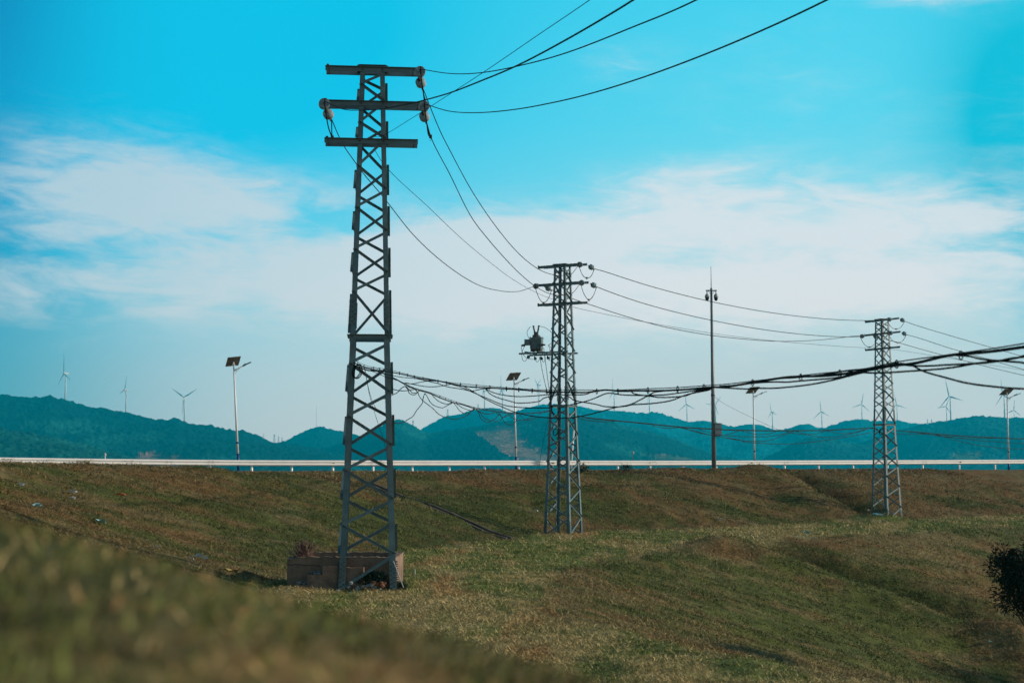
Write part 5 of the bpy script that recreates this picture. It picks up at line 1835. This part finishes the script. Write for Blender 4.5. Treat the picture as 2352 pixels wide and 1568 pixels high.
def make_world():
    w = bpy.data.worlds.new('World')
    SC.world = w
    w.use_nodes = True
    nt = w.node_tree
    n, l = nt.nodes, nt.links
    bg = n['Background']
    def math_(op, a, b=None, clamp=False):
        m = n.new('ShaderNodeMath'); m.operation = op; m.use_clamp = clamp
        for k, q in enumerate((a, b)):
            if q is None: continue
            if isinstance(q, (int, float)): m.inputs[k].default_value = q
            else: l.new(q, m.inputs[k])
        return m.outputs[0]
    def mix(f, a, b):
        m = n.new('ShaderNodeMix'); m.data_type = 'RGBA'
        for nm, q in (('Factor', f), ('A', a), ('B', b)):
            if isinstance(q, (int, float)): m.inputs[nm].default_value = q
            elif isinstance(q, tuple): m.inputs[nm].default_value = q
            else: l.new(q, m.inputs[nm])
        return m.outputs['Result']
    tc = n.new('ShaderNodeTexCoord')
    sep = n.new('ShaderNodeSeparateXYZ')
    l.new(tc.outputs['Generated'], sep.inputs[0])
    x, y, z = sep.outputs
    el = math_('MULTIPLY', math_('ARCSINE', z), 57.29578)
    az = math_('MULTIPLY', math_('ARCTAN2', x, y), 57.29578)
    # clear sky by elevation
    rp = n.new('ShaderNodeValToRGB')
    l.new(math_('DIVIDE', math_('ADD', el, 2.0), 92.0, True), rp.inputs['Fac'])
    cr = rp.color_ramp
    stops = [(-2, (178, 202, 210)), (1, (184, 204, 211)), (4, (184, 207, 214)), (7, (168, 211, 220)), (10, (128, 211, 229)), (14, (92, 210, 234)), (19, (70, 206, 234)), (24, (66, 150, 182)), (34, (62, 92, 112)), (60, (58, 70, 82)), (90, (56, 66, 76))]
    e0 = cr.elements
    e0[0].position = 0.0; e0[0].color = lin(*stops[0][1])
    e0[1].position = 1.0; e0[1].color = lin(*stops[-1][1])
    for d, c in stops[1:-1]:
        e = e0.new((d + 2) / 92); e.color = lin(*c)
    col = rp.outputs['Color']
    def gauss(az0, el0, sa, se, amp):
        u = math_('DIVIDE', math_('SUBTRACT', az, az0), sa)
        v = math_('DIVIDE', math_('SUBTRACT', el, el0), se)
        q = math_('ADD', math_('MULTIPLY', u, u), math_('MULTIPLY', v, v))
        return math_('MULTIPLY', math_('POWER', 2.71828, math_('MULTIPLY', q, -1.0)), amp)
    # deeper blue away from the sun (left) and a deep patch high on the right
    def add(*q):
        r_ = q[0]
        for k in q[1:]: r_ = math_('ADD', r_, k)
        return r_
    col = mix(math_('MINIMUM', add(gauss(-13, 18.0, 13, 8.0, 1.4), gauss(-23, 9, 7.0, 6, 0.9)), 1.0), col, lin(0, 190, 228))
    col = mix(math_('MINIMUM', add(gauss(-22.5, 19.5, 5.0, 9, 0.95), gauss(-24, 8.0, 4.5, 4.5, 0.8)), 1.0), col, lin(0, 122, 176))
    col = mix(gauss(-23, 2.5, 9, 6.0, 0.9), col, lin(60, 160, 182))
    col = mix(math_('MINIMUM', add(gauss(20.4, 13.8, 3.5, 5.0, 1.35), gauss(22.5, 9.5, 3.0, 4.5, 0.9)), 1.0), col, lin(0, 186, 214))
    # thin cloud sheets: long streaks of several sizes, gathered into banks
    def streaks(ka, ke, tilt, seed, rough, dist):
        c_ = n.new('ShaderNodeCombineXYZ')
        l.new(math_('ADD', math_('MULTIPLY', az, ka), math_('MULTIPLY', el, tilt)), c_.inputs[0])
        l.new(math_('MULTIPLY', el, ke), c_.inputs[1])
        c_.inputs[2].default_value = seed
        z_ = n.new('ShaderNodeTexNoise'); z_.inputs['Scale'].default_value = 1.0; z_.inputs['Detail'].default_value = 10
        z_.inputs['Roughness'].default_value = rough; z_.inputs['Distortion'].default_value = dist
        l.new(c_.outputs[0], z_.inputs['Vector'])
        return math_('SUBTRACT', z_.outputs['Fac'], 0.5)
    n1, n2, n3 = streaks(0.10, 0.34, 0.05, 3.1, 0.55, 0.8), streaks(0.30, 1.0, 0.2, 7.7, 0.6, 1.0), streaks(0.75, 2.6, 0.6, 1.3, 0.62, 0.6)
    nn = add(math_('MULTIPLY', n1, 1.3), math_('MULTIPLY', n2, 1.3), math_('MULTIPLY', n3, 0.6))
    banks = add(*[gauss(*g) for g in ((-16.5, 11.5, 4.6, 1.8, 1.15), (-11.5, 11.0, 4.6, 1.1, 0.85), (-14, 9.6, 7, 1.1, 0.7), (-5.0, 9.3, 4.2, 1.7, 1.0), (-10, 7.2, 12, 1.5, 0.8), (-14.5, 8.5, 6, 1.1, 0.45), (-3.0, 7.4, 5.5, 1.9, 0.6),
        (1.5, 9.7, 3.4, 1.1, 0.7), (8.0, 11.0, 4.4, 1.35, 1.2), (6, 8.9, 11, 1.6, 1.0), (16.0, 9.9, 4.6, 1.5, 1.0), (12, 7.0, 12, 2.0, 0.85), (2, 5.0, 14, 2.0, 0.12),
        (17.5, 18.6, 2.8, 0.8, 0.85), (4.5, 16.6, 1.9, 0.8, 0.4), (-19, 6.6, 5, 1.2, 0.4), (11, 15.0, 6, 3.0, 0.2), (30, 12, 9, 4, 0.7), (-60, 15, 25, 8, 0.7), (70, 18, 25, 8, 0.8), (140, 20, 40, 10, 0.8), (-140, 20, 40, 10, 0.8))])
    holes = add(gauss(-7.2, 10.1, 2.6, 0.9, 1.0), gauss(-11.5, 9.3, 3.4, 0.5, 0.4), gauss(7.4, 8.75, 3.2, 0.55, 0.6), gauss(15.2, 8.7, 2.8, 0.5, 0.7), gauss(-16.5, 8.5, 3.0, 0.55, 0.5), gauss(0.5, 8.4, 2.4, 0.5, 0.35))
    env = math_('MINIMUM', math_('ADD', banks, 0.12), 1.0)
    dens = add(banks, math_('MULTIPLY', holes, -1.0), math_('MULTIPLY', nn, math_('MULTIPLY', env, 1.35)))
    mr = n.new('ShaderNodeMapRange'); mr.interpolation_type = 'SMOOTHSTEP'
    mr.inputs['From Min'].default_value = 0.05; mr.inputs['From Max'].default_value = 1.35
    l.new(dens, mr.inputs['Value'])
    cfac = math_('MULTIPLY', mr.outputs['Result'], 0.84)
    # cloud tone follows its height: thick low sheets greyer, crests whiter; paler to the right
    warm = n.new('ShaderNodeMapRange'); warm.inputs['From Min'].default_value = -16; warm.inputs['From Max'].default_value = 6
    l.new(az, warm.inputs['Value'])
    col = mix(cfac, col, mix(warm.outputs['Result'], lin(188, 207, 216), lin(221, 224, 228)))
    # out of view the sky is dimmed on purpose, to lower the fill light
    cosaz = math_('COSINE', math_('DIVIDE', math_('SUBTRACT', az, 18.0), 57.29578))
    dim = n.new('ShaderNodeMapRange'); dim.interpolation_type = 'SMOOTHSTEP'
    dim.inputs['From Min'].default_value = 0.05; dim.inputs['From Max'].default_value = 0.72
    dim.inputs['To Min'].default_value = 0.70; dim.inputs['To Max'].default_value = 1.0
    l.new(cosaz, dim.inputs['Value'])
    dc = n.new('ShaderNodeCombineXYZ')
    for k in range(3): l.new(dim.outputs['Result'], dc.inputs[k])
    dmx = n.new('ShaderNodeMix'); dmx.data_type = 'RGBA'; dmx.blend_type = 'MULTIPLY'; dmx.inputs['Factor'].default_value = 1.0
    l.new(col, dmx.inputs['A']); l.new(dc.outputs[0], dmx.inputs['B'])
    col = dmx.outputs['Result']
    # the low sky is seen through kilometres of haze (air light AIR), so beyond the haze it is brighter by just that loss
    lf = math_('DIVIDE', 9000.0, math_('MAXIMUM', y, 0.05))
    lt = math_('DIVIDE', 548.0, math_('MAXIMUM', z, 0.01))
    T = math_('MAXIMUM', math_('POWER', 2.71828, math_('MULTIPLY', math_('MINIMUM', lf, lt), -HAZE_DEN)), 0.25)
    s2 = n.new('ShaderNodeSeparateColor'); l.new(col, s2.inputs[0])
    gc = n.new('ShaderNodeCombineColor')
    oneT = math_('SUBTRACT', 1.0, T)
    for k in range(3):
        l.new(math_('MAXIMUM', math_('DIVIDE', math_('SUBTRACT', s2.outputs[k], math_('MULTIPLY', oneT, AIR[k])), T), 0.0), gc.inputs[k])
    col = gc.outputs[0]
    # physical sky under the painted one, so the light has its own direction
    sky = n.new('ShaderNodeTexSky'); sky.sky_type = 'NISHITA'; sky.sun_disc = False
    sky.sun_elevation = SUN_EL; sky.sun_rotation = SUN_AZ
    sky.altitude = 50; sky.air_density = 1.0; sky.dust_density = 1.5; sky.ozone_density = 1.5
    bg.inputs['Strength'].default_value = 0.06
    tint = n.new('ShaderNodeMix'); tint.data_type = 'RGBA'; tint.blend_type = 'MULTIPLY'
    tint.inputs['Factor'].default_value = 1.0
    l.new(sky.outputs[0], tint.inputs['A']); tint.inputs['B'].default_value = (0.10, 0.22, 0.26, 1)
    l.new(tint.outputs['Result'], bg.inputs['Color'])
    bg2 = n.new('ShaderNodeBackground'); bg2.inputs['Strength'].default_value = SKY_GAIN
    l.new(col, bg2.inputs['Color'])
    ad = n.new('ShaderNodeAddShader')
    l.new(bg.outputs[0], ad.inputs[0]); l.new(bg2.outputs[0], ad.inputs[1])
    l.new(ad.outputs[0], n['World Output'].inputs['Surface'])
SKY_GAIN = 1.0
AIR = (0.01, 0.32, 0.44)
make_world()

# ------------------------------------------------------------------ camera and render settings
cd = bpy.data.cameras.new('camera')
cd.sensor_width = 36
cd.lens = 36 * F / 2352
cd.clip_start = 0.05
cd.clip_end = 30000
cd.dof.use_dof = True
cd.dof.focus_distance = B1.y - 0.3
cd.dof.aperture_fstop = 4.0
co = bpy.data.objects.new('camera', cd)
COL.objects.link(co)
co.location = (0, 0, EYE)
co.rotation_euler = (R(90) + PITCH, 0, 0)
SC.camera = co
SC.render.resolution_x, SC.render.resolution_y = 1024, 682
SC.view_settings.view_transform = 'Standard'
SC.view_settings.look = 'None'
SC.view_settings.exposure = 0.0
SC.view_settings.gamma = 1.0
SC.cycles.use_denoising = True
SC.cycles.max_bounces = 5
SC.cycles.diffuse_bounces = 2
SC.cycles.volume_bounces = 0
